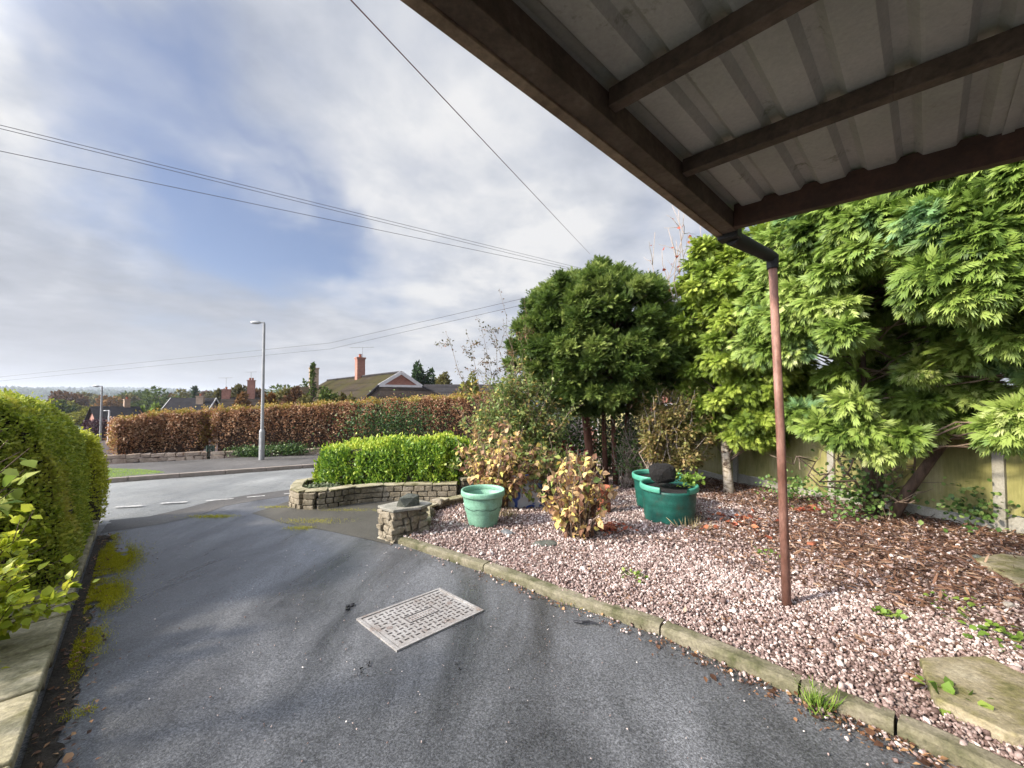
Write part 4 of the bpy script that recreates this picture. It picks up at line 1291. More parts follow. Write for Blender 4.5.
# ------------------------------------------------------------------ rubble pier, low wall, kerb, gravel
def rock(name, c, size, mat, seed=0, parent=None, rz=0.0, rough=.28, sub=2):
    bm = bmesh.new(); bmesh.ops.create_icosphere(bm, subdivisions=sub, radius=1)
    for v_ in bm.verts:
        n_ = v_.co.normalized(); k = 1 + rough * mnoise.noise(n_ * 1.6 + Vector((seed * 3.1, 0, 0))) + rough * .4 * mnoise.noise(n_ * 4 + Vector((0, seed, 0)))
        q = Vector([math.copysign(abs(a_) ** .75, a_) for a_ in n_]) * k
        v_.co = Matrix.Rotation(rz, 3, 'Z') @ Vector((q.x * size[0] / 2, q.y * size[1] / 2, q.z * size[2] / 2)) + Vector(c)
    me = bpy.data.meshes.new(name); bm.to_mesh(me); bm.free()
    return link(name, me, mat, parent)


GD = .045                                          # gravel lies this much above the drive
pc = [G(377, 537.5), G(393, 544)]
a0 = Vector((pc[0].x, pc[0].y)); a1 = Vector((pc[1].x, pc[1].y)); tp = (a1 - a0).normalized(); npn = Vector((-tp.y, tp.x))
if npn.y < 0: npn = -npn
# pier footprint: front face a0-a1, running back along npn
PW, PLn = (a1 - a0).length, .50
def pq(u, w): q = a0 + tp * u + npn * w; return (q.x, q.y)
root = empty('stone_pier', (*pq(PW / 2, PLn / 2), gz(*pq(.1, .3))), 'rubble stone pier with a flat slab on top beside the drive', 'pier')
m = MB(); zb_ = gz(*a0)
ptop = D(398, 511, pq(PW, 0)[1]).z
ch_ = (ptop - .035 - (zb_ - .06)) / 5
for k in range(5):
    z_ = lambda x, y, k=k: zb_ - .06 + k * ch_
    i_ = .06
    block_wall(m, [pq(.0, i_ - .006), pq(PW, i_ - .006)], z_, ch_, .12, (.08, .2), .018, .016)
    block_wall(m, [pq(PW - i_, .01), pq(PW - i_, PLn - .01)], z_, ch_, .12, (.08, .22), .018, .016)
    block_wall(m, [pq(i_, .01), pq(i_, PLn - .01)], z_, ch_, .12, (.10, .25), .018, .016)
    block_wall(m, [pq(i_, PLn - i_), pq(PW - i_, PLn - i_)], z_, ch_, .12, (.10, .25), .018, .016)
m.build('stonework', M['stone'], root, bevel=.012)
m = MB(); m.prism([pq(.03, .03), pq(PW - .03, .03), pq(PW - .03, PLn - .03), pq(.03, PLn - .03)], zb_ - .05, ptop - .045); m.build('mortar', M['mortar'], root)
m = MB(); sp = [D(378, 501.5, pq(0, 0)[1]), D(398, 509.5, pq(PW, 0)[1])]
m.prism([pq(.005, .0), pq(PW * .45, -.02), pq(PW - .02, .01), pq(PW + .02, PLn * .3), pq(PW + .10, PLn * .62), pq(PW + .02, PLn + .02), pq(PW * .4, PLn - .01), pq(-.01, PLn + .02), pq(.01, PLn * .5)], lambda x, y: ptop - .032, lambda x, y: ptop + .004 * math.sin(x * 40)); m.build('top_slab', M['capslab'], root, bevel=.008)
c = Vector((*pq(PW * .75, PLn * .50), ptop + .055))
tag(rock('rock', c, (.27, .20, .17), M['rock_dark'], 6, rz=.5, rough=.5, sub=1), 'dark green-grey rock resting on the pier slab', 'rock')
# broken step of loose stones against the pier on the gravel side
lab_s = ['flat buff stone lying against the foot of the pier', 'squarish buff stone stacked on the flat stone by the pier', 'pale white stone on the gravel just right of the pier', 'small buff stone under the squarish stone by the pier', 'rough stone at the back end of the pier step']
for k, (px, py, dz, sz, mt_) in enumerate(((404, 529, .07, (.16, .14, .10), 'stone'), (413, 520, .17, (.26, .16, .10), 'stone'), (415, 527, .06, (.20, .15, .12), 'rock_pale'), (428, 516, .07, (.2, .16, .14), 'stone'), (437, 509, .12, (.2, .2, .12), 'stone'))):
    p = G(px, py, GD); p.z = gz(p.x, p.y) + GD + dz * .8
    tag(rock('loose_stone', p, sz, M[mt_], k + 10, rz=k * .7 + .3, rough=.22), lab_s[k], 'stone', 'loose stones by the pier')
# low wall from the pier back to the planter corner
lw = [pq(PW * .6, PLn + .02), tuple(G(424, 501.5, .16).xy), tuple(G(480, 493, .16).xy)]
root = empty('low_garden_wall', (lw[1][0], lw[1][1], gz(*lw[1])), 'low wall with pale coping between the pier and the green pot', 'wall')
m = MB(); block_wall(m, lw, lambda x, y: gz(x, y) - .02, .14, .13, (.2, .4), .006); m.build('stonework', M['stone'], root, bevel=.01)
m = MB(); block_wall(m, lw, lambda x, y: gz(x, y) + .12, .045, .17, (.6, .9), .004); m.build('coping', M['coping'], root, bevel=.01)
c = G(468, 497); R = Matrix.Rotation(.5, 3, 'Z')
root = empty('planter_corner_pier', c, 'square stone block at the end of the planter wall behind the green pot', 'pier')
m = MB()
for k in range(3): m.box((c.x, c.y + .15, c.z + .05 + k * .105), (.36, .34, .10), R, .008)
m.build('stonework', M['stone'], root, bevel=.012)
m = MB(); m.box((c.x, c.y + .15, c.z + .335), (.42, .4, .05), R); m.build('top_slab', M['coping'], root, bevel=.01)

# kerb stones along the gravel, from the pier round to the right
KI = [(396, 533), (440, 547), (483, 560.5), (520, 573), (556, 587), (605, 602), (660, 620), (730, 649), (799, 678), (850, 697), (895, 715), (950, 739), (1010, 765), (1100, 808)]
KT = [G(px, py + 2, .085) for px, py in KI]        # outer top edge of the kerb
pk = [(p.x, p.y) for p in KT]
breaks = [0, 2, 6, 8, 10, 13]
klab = ['mossy kerb length from the stone pier to the first joint', 'mossy kerb length passing beside the manhole cover', 'mossy kerb length just left of the grass tuft', 'mossy kerb length beside the grass tuft', 'mossy kerb length nearest the camera beside the big paving slab']
for i in range(5):
    pts = pk[breaks[i]:breaks[i + 1] + 1]
    V_, F_ = [], []
    ptsS = smooth_path(pts, 5) if len(pts) > 2 else [tuple(Vector(pts[0]).lerp(Vector(pts[1]), k / 6)) for k in range(7)]
    sec = [(0, -.08), (0, .042), (.006, .056), (.02, .063), (.085, .067), (.10, .063), (.108, .052), (.108, -.08)]
    for j, p in enumerate(ptsS):
        a_ = Vector(ptsS[max(0, j - 1)]); b_ = Vector(ptsS[min(len(ptsS) - 1, j + 1)]); t = (b_ - a_).normalized(); n_ = Vector((-t.y, t.x))
        if n_.x < 0: n_ = -n_
        q = Vector(p)
        if j == 0: q += t * .006
        if j == len(ptsS) - 1: q -= t * .006
        for (u, w) in sec:
            e = q + n_ * u; r_j = .004 * mnoise.noise(Vector((e.x * 6, e.y * 6, w * 20)))
            V_.append((e.x + r_j, e.y + r_j, gz(e.x, e.y) + w + r_j * 1.5))
    ns_ = len(sec)
    for j in range(len(ptsS) - 1):
        for k in range(ns_ - 1):
            F_.append((j * ns_ + k, j * ns_ + k + 1, (j + 1) * ns_ + k + 1, (j + 1) * ns_ + k))
    F_.append(tuple(range(ns_))); F_.append(tuple((len(ptsS) - 1) * ns_ + k for k in range(ns_ - 1, -1, -1)))
    m = MB(); m.add(V_, F_); tag(m.build('kerb_stone', M['kerb'], smooth=False), klab[i], 'kerb stone', 'kerb stones along the gravel bed')

# fence line
FA, FB = G(672, 475.5), G(1003, 540)
FA2 = Vector((4.32, 9.7, 0)); FB2 = Vector((5.85, 4.45, 0))
FA2 = Vector((FA.x, FA.y, 0)); FB2 = Vector((FB.x, FB.y, 0))
fd = (FB2 - FA2).normalized(); fn = Vector((-fd.y, fd.x, 0))
if fn.x > 0: fn = -fn                              # towards the garden

# gravel bed
inner = []
for j, p in enumerate(pk):
    a_ = Vector(pk[max(0, j - 1)]); b_ = Vector(pk[min(len(pk) - 1, j + 1)]); t = (b_ - a_).normalized(); n_ = Vector((-t.y, t.x))
    if n_.x < 0: n_ = -n_
    inner.append(tuple(Vector(p) + n_ * .06))
fe = [FB2 + fd * 4.5 + fn * .04, FA2 - fd * 3 + fn * .04]
bedp = inner + [(5.5, -1.0), tuple(fe[0].xy), tuple(fe[1].xy), (.3, 8.6), (-.05, 7.2), lw[2], lw[1], lw[0], pq(PW, PLn * .5), pq(PW * .8, .1)]


def gh_(x, y):
    z = gz(x, y) + GD
    z += .018 * mnoise.noise(Vector((x * 1.3, y * 1.3, 0))) + .010 * mnoise.noise(Vector((x * 4, y * 4, 5)))
    dd = (Vector((x, y, 0)) - FA2).dot(fn)
    z += max(0, .9 - dd) * .07
    return z


st_ = .09
xs = np.arange(-1.9, 7.6, st_); ys = np.arange(-1.2, 12.9, st_)
gx, gy = np.meshgrid(xs, ys); PP = np.stack([gx.ravel(), gy.ravel()], 1)
ins = in_poly(PP, bedp).reshape(gx.shape)
idx = -np.ones(gx.shape, int); V_ = []; F_ = []
cells = ins[:-1, :-1] & ins[1:, :-1] & ins[:-1, 1:] & ins[1:, 1:]
need = np.zeros_like(ins); need[:-1, :-1] |= cells; need[1:, :-1] |= cells; need[:-1, 1:] |= cells; need[1:, 1:] |= cells
for j in range(gx.shape[0]):
    for i in range(gx.shape[1]):
        if need[j, i]: idx[j, i] = len(V_); V_.append((gx[j, i], gy[j, i], gh_(gx[j, i], gy[j, i])))
for j in range(cells.shape[0]):
    for i in range(cells.shape[1]):
        if cells[j, i]: F_.append((idx[j, i], idx[j, i + 1], idx[j + 1, i + 1], idx[j + 1, i]))


def gravel_mat():
    m, nt, b = new_mat('gravel_bed')
    v = coords(nt)
    vo = nnode(nt, 'ShaderNodeTexVoronoi', Scale=42); nt.links.new(v, vo.inputs['Vector'])
    sp_ = nt.nodes.new('ShaderNodeSeparateColor'); nt.links.new(vo.outputs['Color'], sp_.inputs[0])
    c = ramp(nt, sp_.outputs[0], [(.0, (.13, .07, .06)), (.35, (.28, .18, .16)), (.7, (.42, .32, .29)), (1, (.6, .54, .5))]).outputs[0]
    c = mix(nt, ramp(nt, vo.outputs['Distance'], [(.35, 0.0), (.75, .9)]).outputs[0], c, (.03, .02, .016))
    nt.links.new(c, b.inputs['Base Color']); b.inputs['Roughness'].default_value = .85
    bump(nt, b, vo.outputs['Distance'], -.9, .012)
    return m


me = bpy.data.meshes.new('gravel_bed'); me.from_pydata(V_, [], F_)
tag(link('gravel_bed', me, gravel_mat(), smooth=True), kind='structure')


def litter_amount(x, y):
    """where brown conifer debris lies over the gravel: near the fence and under the big conifer"""
    dd = (x - FA2.x) * fn.x + (y - FA2.y) * fn.y
    a_ = np.clip((1.9 - dd) / 1.0, 0, 1)
    a_ = np.maximum(a_, np.clip(1.25 - np.hypot((x - 4.3) / 1.75, (y - 4.0) / 1.75), 0, 1) * 1.6)
    a_ = np.maximum(a_, .55 * np.clip(1.2 - np.hypot((x - 2.75) / .8, (y - 4.2) / 1.2), 0, 1))
    return np.clip(a_ + .28 * wob(np.stack([x, y, 0 * x], -1), 1.9, 3), 0, 1)


def ghv(x, y): return np.array([gh_(a_, b_) for a_, b_ in zip(x, y)])


# gravel stones
ico = bmesh.new(); bmesh.ops.create_icosphere(ico, subdivisions=1, radius=.5)
IV = np.array([tuple(v_.co) for v_ in ico.verts]); IT = np.array([[v_.index for v_ in f.verts] for f in ico.faces]); ico.free()
chips = []
for k in range(8):
    r_k = np.random.default_rng(k); V1 = IV * (1 + .32 * r_k.normal(size=(len(IV), 1)).clip(-1, 1)) * r_k.uniform(.6, 1.15, 3); V1[:, 2] *= .75
    chips.append((V1, IT))
octa = (np.array([(.5, 0, 0), (-.5, 0, 0), (0, .5, 0), (0, -.5, 0), (0, 0, .4), (0, 0, -.4)], float), np.array([(0, 2, 4), (2, 1, 4), (1, 3, 4), (3, 0, 4), (2, 0, 5), (1, 2, 5), (3, 1, 5), (0, 3, 5)]))
near_poly = [p for p in inner[4:]] + [(3.6, .3), (5.4, 3.9), (1.4, 4.2), (.3, 3.9)]
P2 = poly_points(bedp, 70000)
infr = (np.abs(P2[:, 0]) < P2[:, 1] * 1.38 + .1) & (P2[:, 1] > 1.0)
P2 = P2[infr]
am = litter_amount(P2[:, 0], P2[:, 1])
dist = np.hypot(P2[:, 0], P2[:, 1])
P2 = P2[(rng.random(len(P2)) > am * .66)]
dist = np.hypot(P2[:, 0], P2[:, 1])
nearm = dist < 4.3
extra = poly_points(near_poly, 36000)
extra = extra[(np.abs(extra[:, 0]) < extra[:, 1] * 1.38 + .1)]
extra = extra[rng.random(len(extra)) > litter_amount(extra[:, 0], extra[:, 1]) * .85]
A1 = np.concatenate([P2[nearm], extra]); A2 = P2[~nearm]
for nm, Q, tm, lo, hi in (('gravel_stones', A1, chips, .013, .028), ('gravel_stones', A2, chips[:3] + [octa], .018, .036)):
    z = ghv(Q[:, 0], Q[:, 1]) + rng.uniform(.0, .016, len(Q)); P = np.concatenate([Q, z[:, None]], 1)
    tnt = np.clip(rng.beta(1.6, 1.9, len(Q)) + .12 * wob(P, .9, 9), 0, 1)
    o = scatter(nm, tm, P, rnd_dirs(len(P)), rnd_dirs(len(P)), rng.uniform(lo, hi, len(P)), M['gravel'], None, tnt)
    tag(o, 'pink and cream crushed gravel covering the garden bed', 'gravel', kind='stuff')
# a few larger stones and bits of soil among the chips
Q = poly_points(bedp, 2600); Q = Q[(np.abs(Q[:, 0]) < Q[:, 1] * 1.38 + .1) & (Q[:, 1] > 1.0)]
P = np.concatenate([Q, (ghv(Q[:, 0], Q[:, 1]) + .012)[:, None]], 1)
tag(scatter('gravel_stones', chips, P, rnd_dirs(len(P)), rnd_dirs(len(P)), rng.uniform(.034, .058, len(P)), M['gravel']), 'larger pale stones among the pink gravel', 'gravel', kind='stuff')
Q = poly_points(bedp, 17000); Q = Q[(np.abs(Q[:, 0]) < Q[:, 1] * 1.38 + .1) & (Q[:, 1] > 1.0)]
P = np.concatenate([Q, (ghv(Q[:, 0], Q[:, 1]) + .020)[:, None]], 1); P = P[wob(P, 1.6, 12) > -.1]; n = len(P)
tag(scatter('leaf_crumbs', LF, P, np.stack([rng.normal(size=n), rng.normal(size=n), rng.normal(size=n) * .3], 1), rng.normal(size=(n, 3)) * .4 + [0, 0, 1], rng.uniform(.012, .04, n), M['lf_needle']), 'brown twigs and crumbs of leaf caught between the gravel', 'leaf litter', kind='stuff')
# gravel spilled over the kerb on to the drive
Q = []
for i in range(len(pk) - 1):
    for _ in range(26 if i > 4 else 14):
        t = random.random(); p = Vector(pk[i]).lerp(Vector(pk[i + 1]), t); d_ = (Vector(pk[i + 1]) - Vector(pk[i])).normalized(); n_ = Vector((-d_.y, d_.x))
        if n_.x > 0: n_ = -n_
        p = p + n_ * (abs(random.gauss(0, .07)) + .01); Q.append((p.x, p.y, gz(p.x, p.y) + .008))
P = np.array(Q)
tag(scatter('spilled_gravel', chips, P, rnd_dirs(len(P)), rnd_dirs(len(P)), rng.uniform(.010, .026, len(P)), M['gravel']), 'loose gravel chips spilled along the foot of the kerb', 'gravel', kind='stuff')

# brown conifer debris
P2 = poly_points([(2.0, 2.0), (3.6, 1.5), (7.0, 3.0), (6.0, 6), (4.6, 10.5), (3.2, 10), (2.0, 5)], 60000)
P2 = P2[in_poly(P2, bedp)]
am = litter_amount(P2[:, 0], P2[:, 1]); P2 = P2[rng.random(len(P2)) < am * .72]
n = len(P2); z = ghv(P2[:, 0], P2[:, 1]) + rng.uniform(.004, .03, n)
P = np.concatenate([P2, z[:, None]], 1)
flake = (np.array([(-.06, 0, 0), (-.085, .5, .03), (0, 1, -.02), (.08, .45, .03), (.05, 0, 0)], float), np.array([(0, 4, 3), (0, 3, 1), (1, 3, 2)]))
flat = np.stack([rng.normal(size=n), rng.normal(size=n), rng.normal(size=n) * .25], 1)
tag(scatter('conifer_debris', flake, P, flat, rng.normal(size=(n, 3)) * .5 + [0, 0, 1], rng.uniform(.03, .12, n), M['lf_needle']), 'red-brown dead conifer needles and bark under the big tree', 'debris', kind='stuff')

# fallen leaves along kerb, under trees, on the drive by the left wall
Q = []
def along(pts, cnt, spread_, side=-1, bias=.02):
    for _ in range(cnt):
        i = random.randrange(len(pts) - 1); p = Vector(pts[i]).lerp(Vector(pts[i + 1]), random.random()); d_ = (Vector(pts[i + 1]) - Vector(pts[i])).normalized(); n_ = Vector((-d_.y, d_.x)) * side
        p = p + n_ * (bias + abs(random.gauss(0, spread_))); Q.append((p.x, p.y, gz(p.x, p.y) + random.uniform(.004, .02)))
sd_ = 1 if Vector((-(Vector(pk[8]) - Vector(pk[6])).y, (Vector(pk[8]) - Vector(pk[6])).x)).x < 0 else -1
along(pk[6:], 620, .085, sd_); along(pk[2:7], 200, .06, sd_)
lwp = [tuple(wp(t).xy) for t in np.linspace(-1, WL, 8)]
sd2 = 1 if Vector((-(Vector(lwp[1]) - Vector(lwp[0])).y, (Vector(lwp[1]) - Vector(lwp[0])).x)).dot(Vector((Wn.x, Wn.y))) > 0 else -1
along(lwp, 800, .10, sd2)
P = np.array(Q); n = len(P)
tag(scatter('fallen_leaves', [BL, flake, LF, flake], P, np.stack([rng.normal(size=n), rng.normal(size=n), rng.normal(size=n) * .2], 1), rng.normal(size=(n, 3)) * .35 + [0, 0, 1], rng.uniform(.008, .030, n) * (1 + .6 * (rng.random(n) > .9)), M['lf_litter']), 'brown fallen leaves lying along the wall and kerb edges', 'leaves', kind='stuff')
Q = []
for (px, py, sx_, sy_, c_) in ((608, 530, .12, .10, 90), (805, 511, .10, .08, 36), (640, 470, .4, .3, 90), (730, 520, .4, .3, 60)):
    c = G(px, py, GD)
    for _ in range(c_):
        x, y = c.x + random.gauss(0, sx_), c.y + random.gauss(0, sy_); Q.append((x, y, gh_(x, y) + random.uniform(.015, .05)))
P = np.array(Q); n = len(P)
tag(scatter('fallen_leaves', BL, P, np.stack([rng.normal(size=n), rng.normal(size=n), rng.normal(size=n) * .3], 1), rng.normal(size=(n, 3)) * .4 + [0, 0, 1], rng.uniform(.04, .10, n), leaf_mat('red_orange_fallen_leaves', [(0, (.16, .04, .03)), (.6, (.36, .10, .05)), (1, (.5, .2, .10))], .6, .15)), 'orange and red fallen leaves on the gravel', 'leaves', kind='stuff')

Q = poly_points([tuple(wp(.2, .25).xy), tuple(wp(4.2, .3).xy), tuple(G(370, 548).xy), pk[4], pk[8], pk[10], (1.2, .8)], 420)
P = np.array([(x, y, gz(x, y) + .003) for x, y in Q]); 
tag(scatter('drive_grit', chips, P, rnd_dirs(len(P)), rnd_dirs(len(P)), rng.uniform(.003, .011, len(P)), M['gravel']), 'tiny loose grit scattered over the drive', 'grit', kind='stuff')
# dirt strip and moss by the left wall
m = MB(); ds = [wp(t, .0) for t in np.linspace(-3, WL, 9)] + [wp(t, .10 + .03 * math.sin(t * 2.1) + .05 * mnoise.noise(Vector((t * 5, 0, 1))) + .04 * mnoise.noise(Vector((t * 17, 0, 1)))) for t in np.linspace(WL, -3, 260)]
m.add([(p.x, p.y, p.z + .001) for p in ds], [tuple(range(len(ds)))])
o = m.build('dirt_strip', M['soil'])
if o.data.polygons[0].normal.z < 0: o.data.flip_normals()
tag(o, kind='structure')
mossp = []
for (px, py, rx, ry, c_) in ((112, 560, .17, .45, 22000), (100, 596, .15, .30, 13000), (70, 660, .06, .3, 2500), (88, 642, .08, .07, 900), (88, 580, .10, .35, 2500), (92, 612, .05, .06, 400), (82, 712, .07, .05, 260)):
    c = G(px, py)
    t = rng.normal(size=(c_, 2)) * [rx * .55, ry * .6]
    q = np.array([c.x, c.y]) + t[:, :1] * np.array([Wn.x, Wn.y]) + t[:, 1:] * np.array([WD.x, WD.y]); mossp.append(q)
tq = rng.uniform(.8, WL, 9000); nq = .10 + np.abs(rng.normal(size=9000)) * .05
mossp.append(np.stack([W0.x + WD.x * tq + Wn.x * nq, W0.y + WD.y * tq + Wn.y * nq], 1)[wob(np.stack([tq, nq * 3, 0 * tq], 1), 2.3, 5) > .05])
P2 = np.concatenate(mossp); P3 = np.concatenate([P2, (gz(0, P2[:, 1]))[:, None]], 1)
k = wob(P3, 6.5, 2) > -.42; P3 = P3[k]
nw = (P3[:, 0] - W0.x) * Wn.x + (P3[:, 1] - W0.y) * Wn.y; P3 = P3[nw > .06]
P3[:, 2] += rng.uniform(-.003, .008, len(P3))
tag(scatter('moss', blade, P3, rng.normal(size=P3.shape) * .6 + [0, 0, 1], rnd_dirs(len(P3)), rng.uniform(.010, .024, len(P3)), M['moss']), 'yellow-green moss spreading over the drive edge by the left wall', 'moss', kind='stuff')
mp = []
for (px, py, rx, ry, c_) in ((213, 516.5, .16, .05, 1500), (312, 521, .25, .08, 900), (300, 528, .10, .05, 700), (275, 507, .15, .04, 500), (350, 510, .3, .05, 500)):
    c = G(px, py); q = np.array([c.x, c.y]) + rng.normal(size=(c_, 2)) * [rx, ry]; mp.append(q)
P2 = np.concatenate(mp); P3 = np.concatenate([P2, gz(0, P2[:, 1])[:, None]], 1)
tag(scatter('moss', blade, P3, rng.normal(size=P3.shape) * .6 + [0, 0, 1], rnd_dirs(len(P3)), rng.uniform(.010, .026, len(P3)), M['moss']), 'thin moss patches on the old tarmac by the planter and road edge', 'moss', kind='stuff')


def tuft(label, px, py, n, h, spread_, mat, kind='grass', onbed=True, group=None):
    c = G(px, py, GD if onbed else 0)
    if onbed: c.z = gh_(c.x, c.y)
    else: c.z = gz(c.x, c.y)
    P = np.array(c) + np.stack([rng.normal(size=n) * spread_, rng.normal(size=n) * spread_, np.zeros(n)], 1)
    if kind == 'grass':
        B_ = (np.array([(-.035, 0, 0), (.035, 0, 0), (-.025, .55, .04), (.025, .55, .04), (0, 1, -.12)], float), np.array([(0, 1, 3), (0, 3, 2), (2, 3, 4)]))
        Dv_ = norm((P - np.array(c)) * 5 + rng.normal(size=P.shape) * .3 + [0, 0, 1]); N_ = norm(rng.normal(size=P.shape))
        return tag(scatter('grass_tuft', B_, P, Dv_, N_, rng.uniform(.5, 1.2, n) * h, mat), label, 'grass tuft', group)
    P[:, 2] += rng.uniform(.01, .05, n) * (h / .05)
    Dv_ = norm((P - np.array(c)) * [8, 8, 2] + rng.normal(size=P.shape) * .4); N_ = norm(rng.normal(size=P.shape) * .35 + [0, 0, 1])
    return tag(scatter('weed', BL, P, Dv_, N_, rng.uniform(.6, 1.2, n) * h, mat), label, 'weed', group)


M['weed'] = leaf_mat('weed_leaves', [(0, (.10, .18, .03)), (.6, (.20, .33, .05)), (1, (.34, .44, .10))], .5, .35)
M['drygrass'] = leaf_mat('dry_grass', [(0, (.22, .18, .09)), (1, (.42, .36, .2))], .7, .3)
tuft('bright green grass tuft growing at the foot of the kerb', 818, 707, 130, .10, .035, M['weed'], onbed=False)
tuft('leafy green weed at the corner of the big paving slab', 962, 706, 60, .055, .05, M['weed'], 'leaf')
tuft('small weed rosette on the gravel right of the rusty pole', 887, 617, 34, .045, .03, M['weed'], 'leaf')
tuft('flat pale weed on the gravel above the kerb joint', 632, 576, 40, .04, .05, M['weed'], 'leaf')
tuft('small weeds growing through the brown debris left of the flat slab', 958, 604, 30, .04, .08, M['weed'], 'leaf')
tuft('scattered weeds at the right edge of the bed above the big slab', 1008, 640, 60, .05, .11, M['weed'], 'leaf')
tuft('thin weeds low on the gravel between the pole and the green tub', 768, 558, 30, .04, .07, M['weed'], 'leaf')
tuft('dry grass wisps in front of the dark green tub', 690, 528, 60, .15, .12, M['drygrass'])
tuft('dry grass clump behind the pale green pot', 506, 517, 80, .14, .07, M['drygrass'])
tuft('mossy grass at the kerb foot near the pier end', 508, 576, 60, .045, .06, M['moss'], onbed=False)
tuft('mossy grass at the kerb foot by the manhole side', 570, 603, 50, .045, .06, M['moss'], onbed=False)

# paving slabs in the bed
def slab(label, pix, th=.045, dz=.010):
    P0 = [G(px, py, GD + dz + th) for px, py in pix]; P_ = []
    for i_, a_ in enumerate(P0):
        b_ = P0[(i_ + 1) % len(P0)]
        for k in range(7):
            q = a_.lerp(b_, (k + .35 * (k > 0) * random.random()) / 7); P_.append(q + Vector((random.uniform(-1, 1), random.uniform(-1, 1), 0)) * .006)
    m = MB(); m.prism([(p.x, p.y) for p in P_], lambda x, y: gz(x, y) + GD + dz - .03, lambda x, y: gz(x, y) + GD + dz + th)
    tag(m.build('paving_slab', M['slab'], bevel=.012), label, 'paving slab', 'paving slabs in the gravel bed')


slab('big mossy paving slab at the lower right beside the kerb', [(919, 657), (985, 655), (1060, 690), (1060, 745), (1005, 731), (934, 697)])
slab('smaller paving slab further back at the right edge', [(974, 558), (1000, 553), (1060, 560), (1060, 596), (1024, 585)])

# manhole cover
mc = [G(358, 619), G(440, 588), G(483.5, 611), G(395, 652)]
o0 = sum((Vector((p.x, p.y, 0)) for p in mc), Vector()) / 4
xa = ((mc[1] - mc[0]) + (mc[2] - mc[3])); xa.z = 0; Lx = xa.length / 2; xa.normalize()
ya = Vector((-xa.y, xa.x, 0)); Ly = (((mc[0] - mc[3]).length + (mc[1] - mc[2]).length) / 2)
zc = gz(o0.x, o0.y)
nrm = Vector((0, SL, 1)).normalized()
ex = (xa - nrm * xa.dot(nrm)).normalized(); ey = nrm.cross(ex)
R = Matrix((ex, ey, nrm)).transposed()
root = empty('manhole_cover', (o0.x, o0.y, zc), 'rectangular metal manhole cover with raised dash pattern set in the drive', 'manhole cover')
M['iron'] = surf('worn_cast_iron', [(.26, (.20, .14, .11)), (.40, (.30, .285, .275)), (.75, (.42, .415, .41))], 7, .6, .5, .003, 70, .55, metal=.15)
M['iron2'] = surf('recessed_cast_iron', [(.3, (.14, .10, .085)), (.7, (.30, .28, .27))], 7, .65, .5, .003, 70, .55, metal=.1)
M['iron3'] = surf('dark_raised_iron', [(.3, (.07, .06, .055)), (.7, (.13, .12, .12))], 7, .6, .3, .002, 70, .4, metal=.15)
C0 = Vector((o0.x, o0.y, zc))
def mbx(m, u, v_, w, d_, h0, h1, rot=0):
    c_ = C0 + ex * u + ey * v_ + nrm * ((h0 + h1) / 2)
    m.box(c_, (w, d_, h1 - h0), R @ Matrix.Rotation(rot, 3, 'Z'))
m = MB(); fw_ = .022
for sg in (1, -1):
    mbx(m, 0, sg * (Ly / 2 - fw_ / 2), Lx, fw_, -.02, .006); mbx(m, sg * (Lx / 2 - fw_ / 2), 0, fw_, Ly - 2 * fw_ - .002, -.02, .006)
m.build('frame', M['iron'], root)
m = MB(); mbx(m, 0, 0, Lx - 2 * fw_ - .016, Ly - 2 * fw_ - .016, -.02, .002)
cv_ = m.build('cover_plate', M['iron'], root)
m = MB(); nx_, ny_ = 15, 10; bx_, by_ = (Lx - 2 * fw_ - .05) / nx_, (Ly - 2 * fw_ - .05) / ny_
for i in range(nx_):
    for j in range(ny_):
        u = (i - nx_ / 2 + .5) * bx_; v_ = (j - ny_ / 2 + .5) * by_
        if abs(u) < .135 and abs(v_) < .05: continue
        if (abs(abs(u) - .25) < .025 and abs(v_) < .03): continue
        ln = .030
        if (i + j) % 2: mbx(m, u, v_, ln, .008, .002, .0058)
        else: mbx(m, u, v_, .008, ln, .002, .0058)
m.build('raised_pattern', M['iron3'], cv_)
m = MB(); 
for sg in (1, -1): mbx(m, 0, sg * .045, .24, .006, .002, .006); mbx(m, sg * .12, 0, .006, .084, .002, .006)
m.build('badge_rim', M['iron3'], cv_)
m = MB()
for i in range(9):
    for j in range(2):
        u = -.088 + i * .022; mbx(m, u, (.5 - j) * .034, .012, .018, .002, .0048, .1 * math.sin(i * 5))
m.build('badge_lettering', M['iron2'], cv_)
m = MB()
for sg in (1, -1):
    m.tube([C0 + ex * sg * .25 + nrm * .002, C0 + ex * sg * .25 + nrm * .004], .022, 14)
m.build('lifting_key_hole', M['iron2'], cv_)

# small things on the ground
def crumbs(label, px, py, n, s_, sz, mat, onbed=False, group=None):
    c = G(px, py, GD if onbed else 0)
    m = MB()
    for k in range(n):
        x, y = c.x + random.gauss(0, s_), c.y + random.gauss(0, s_)
        z = (gh_(x, y) + .015) if onbed else gz(x, y) + .004
        m.box((x, y, z), (sz * random.uniform(.6, 1.5), sz * random.uniform(.4, 1), sz * random.uniform(.3, .5)), Matrix.Rotation(random.uniform(0, 3), 3, 'Z') @ Matrix.Rotation(random.uniform(-.3, .3), 3, 'X'), sz * .12)
    tag(m.build('scrap', mat, bevel=sz * .06), label, 'scrap', group)


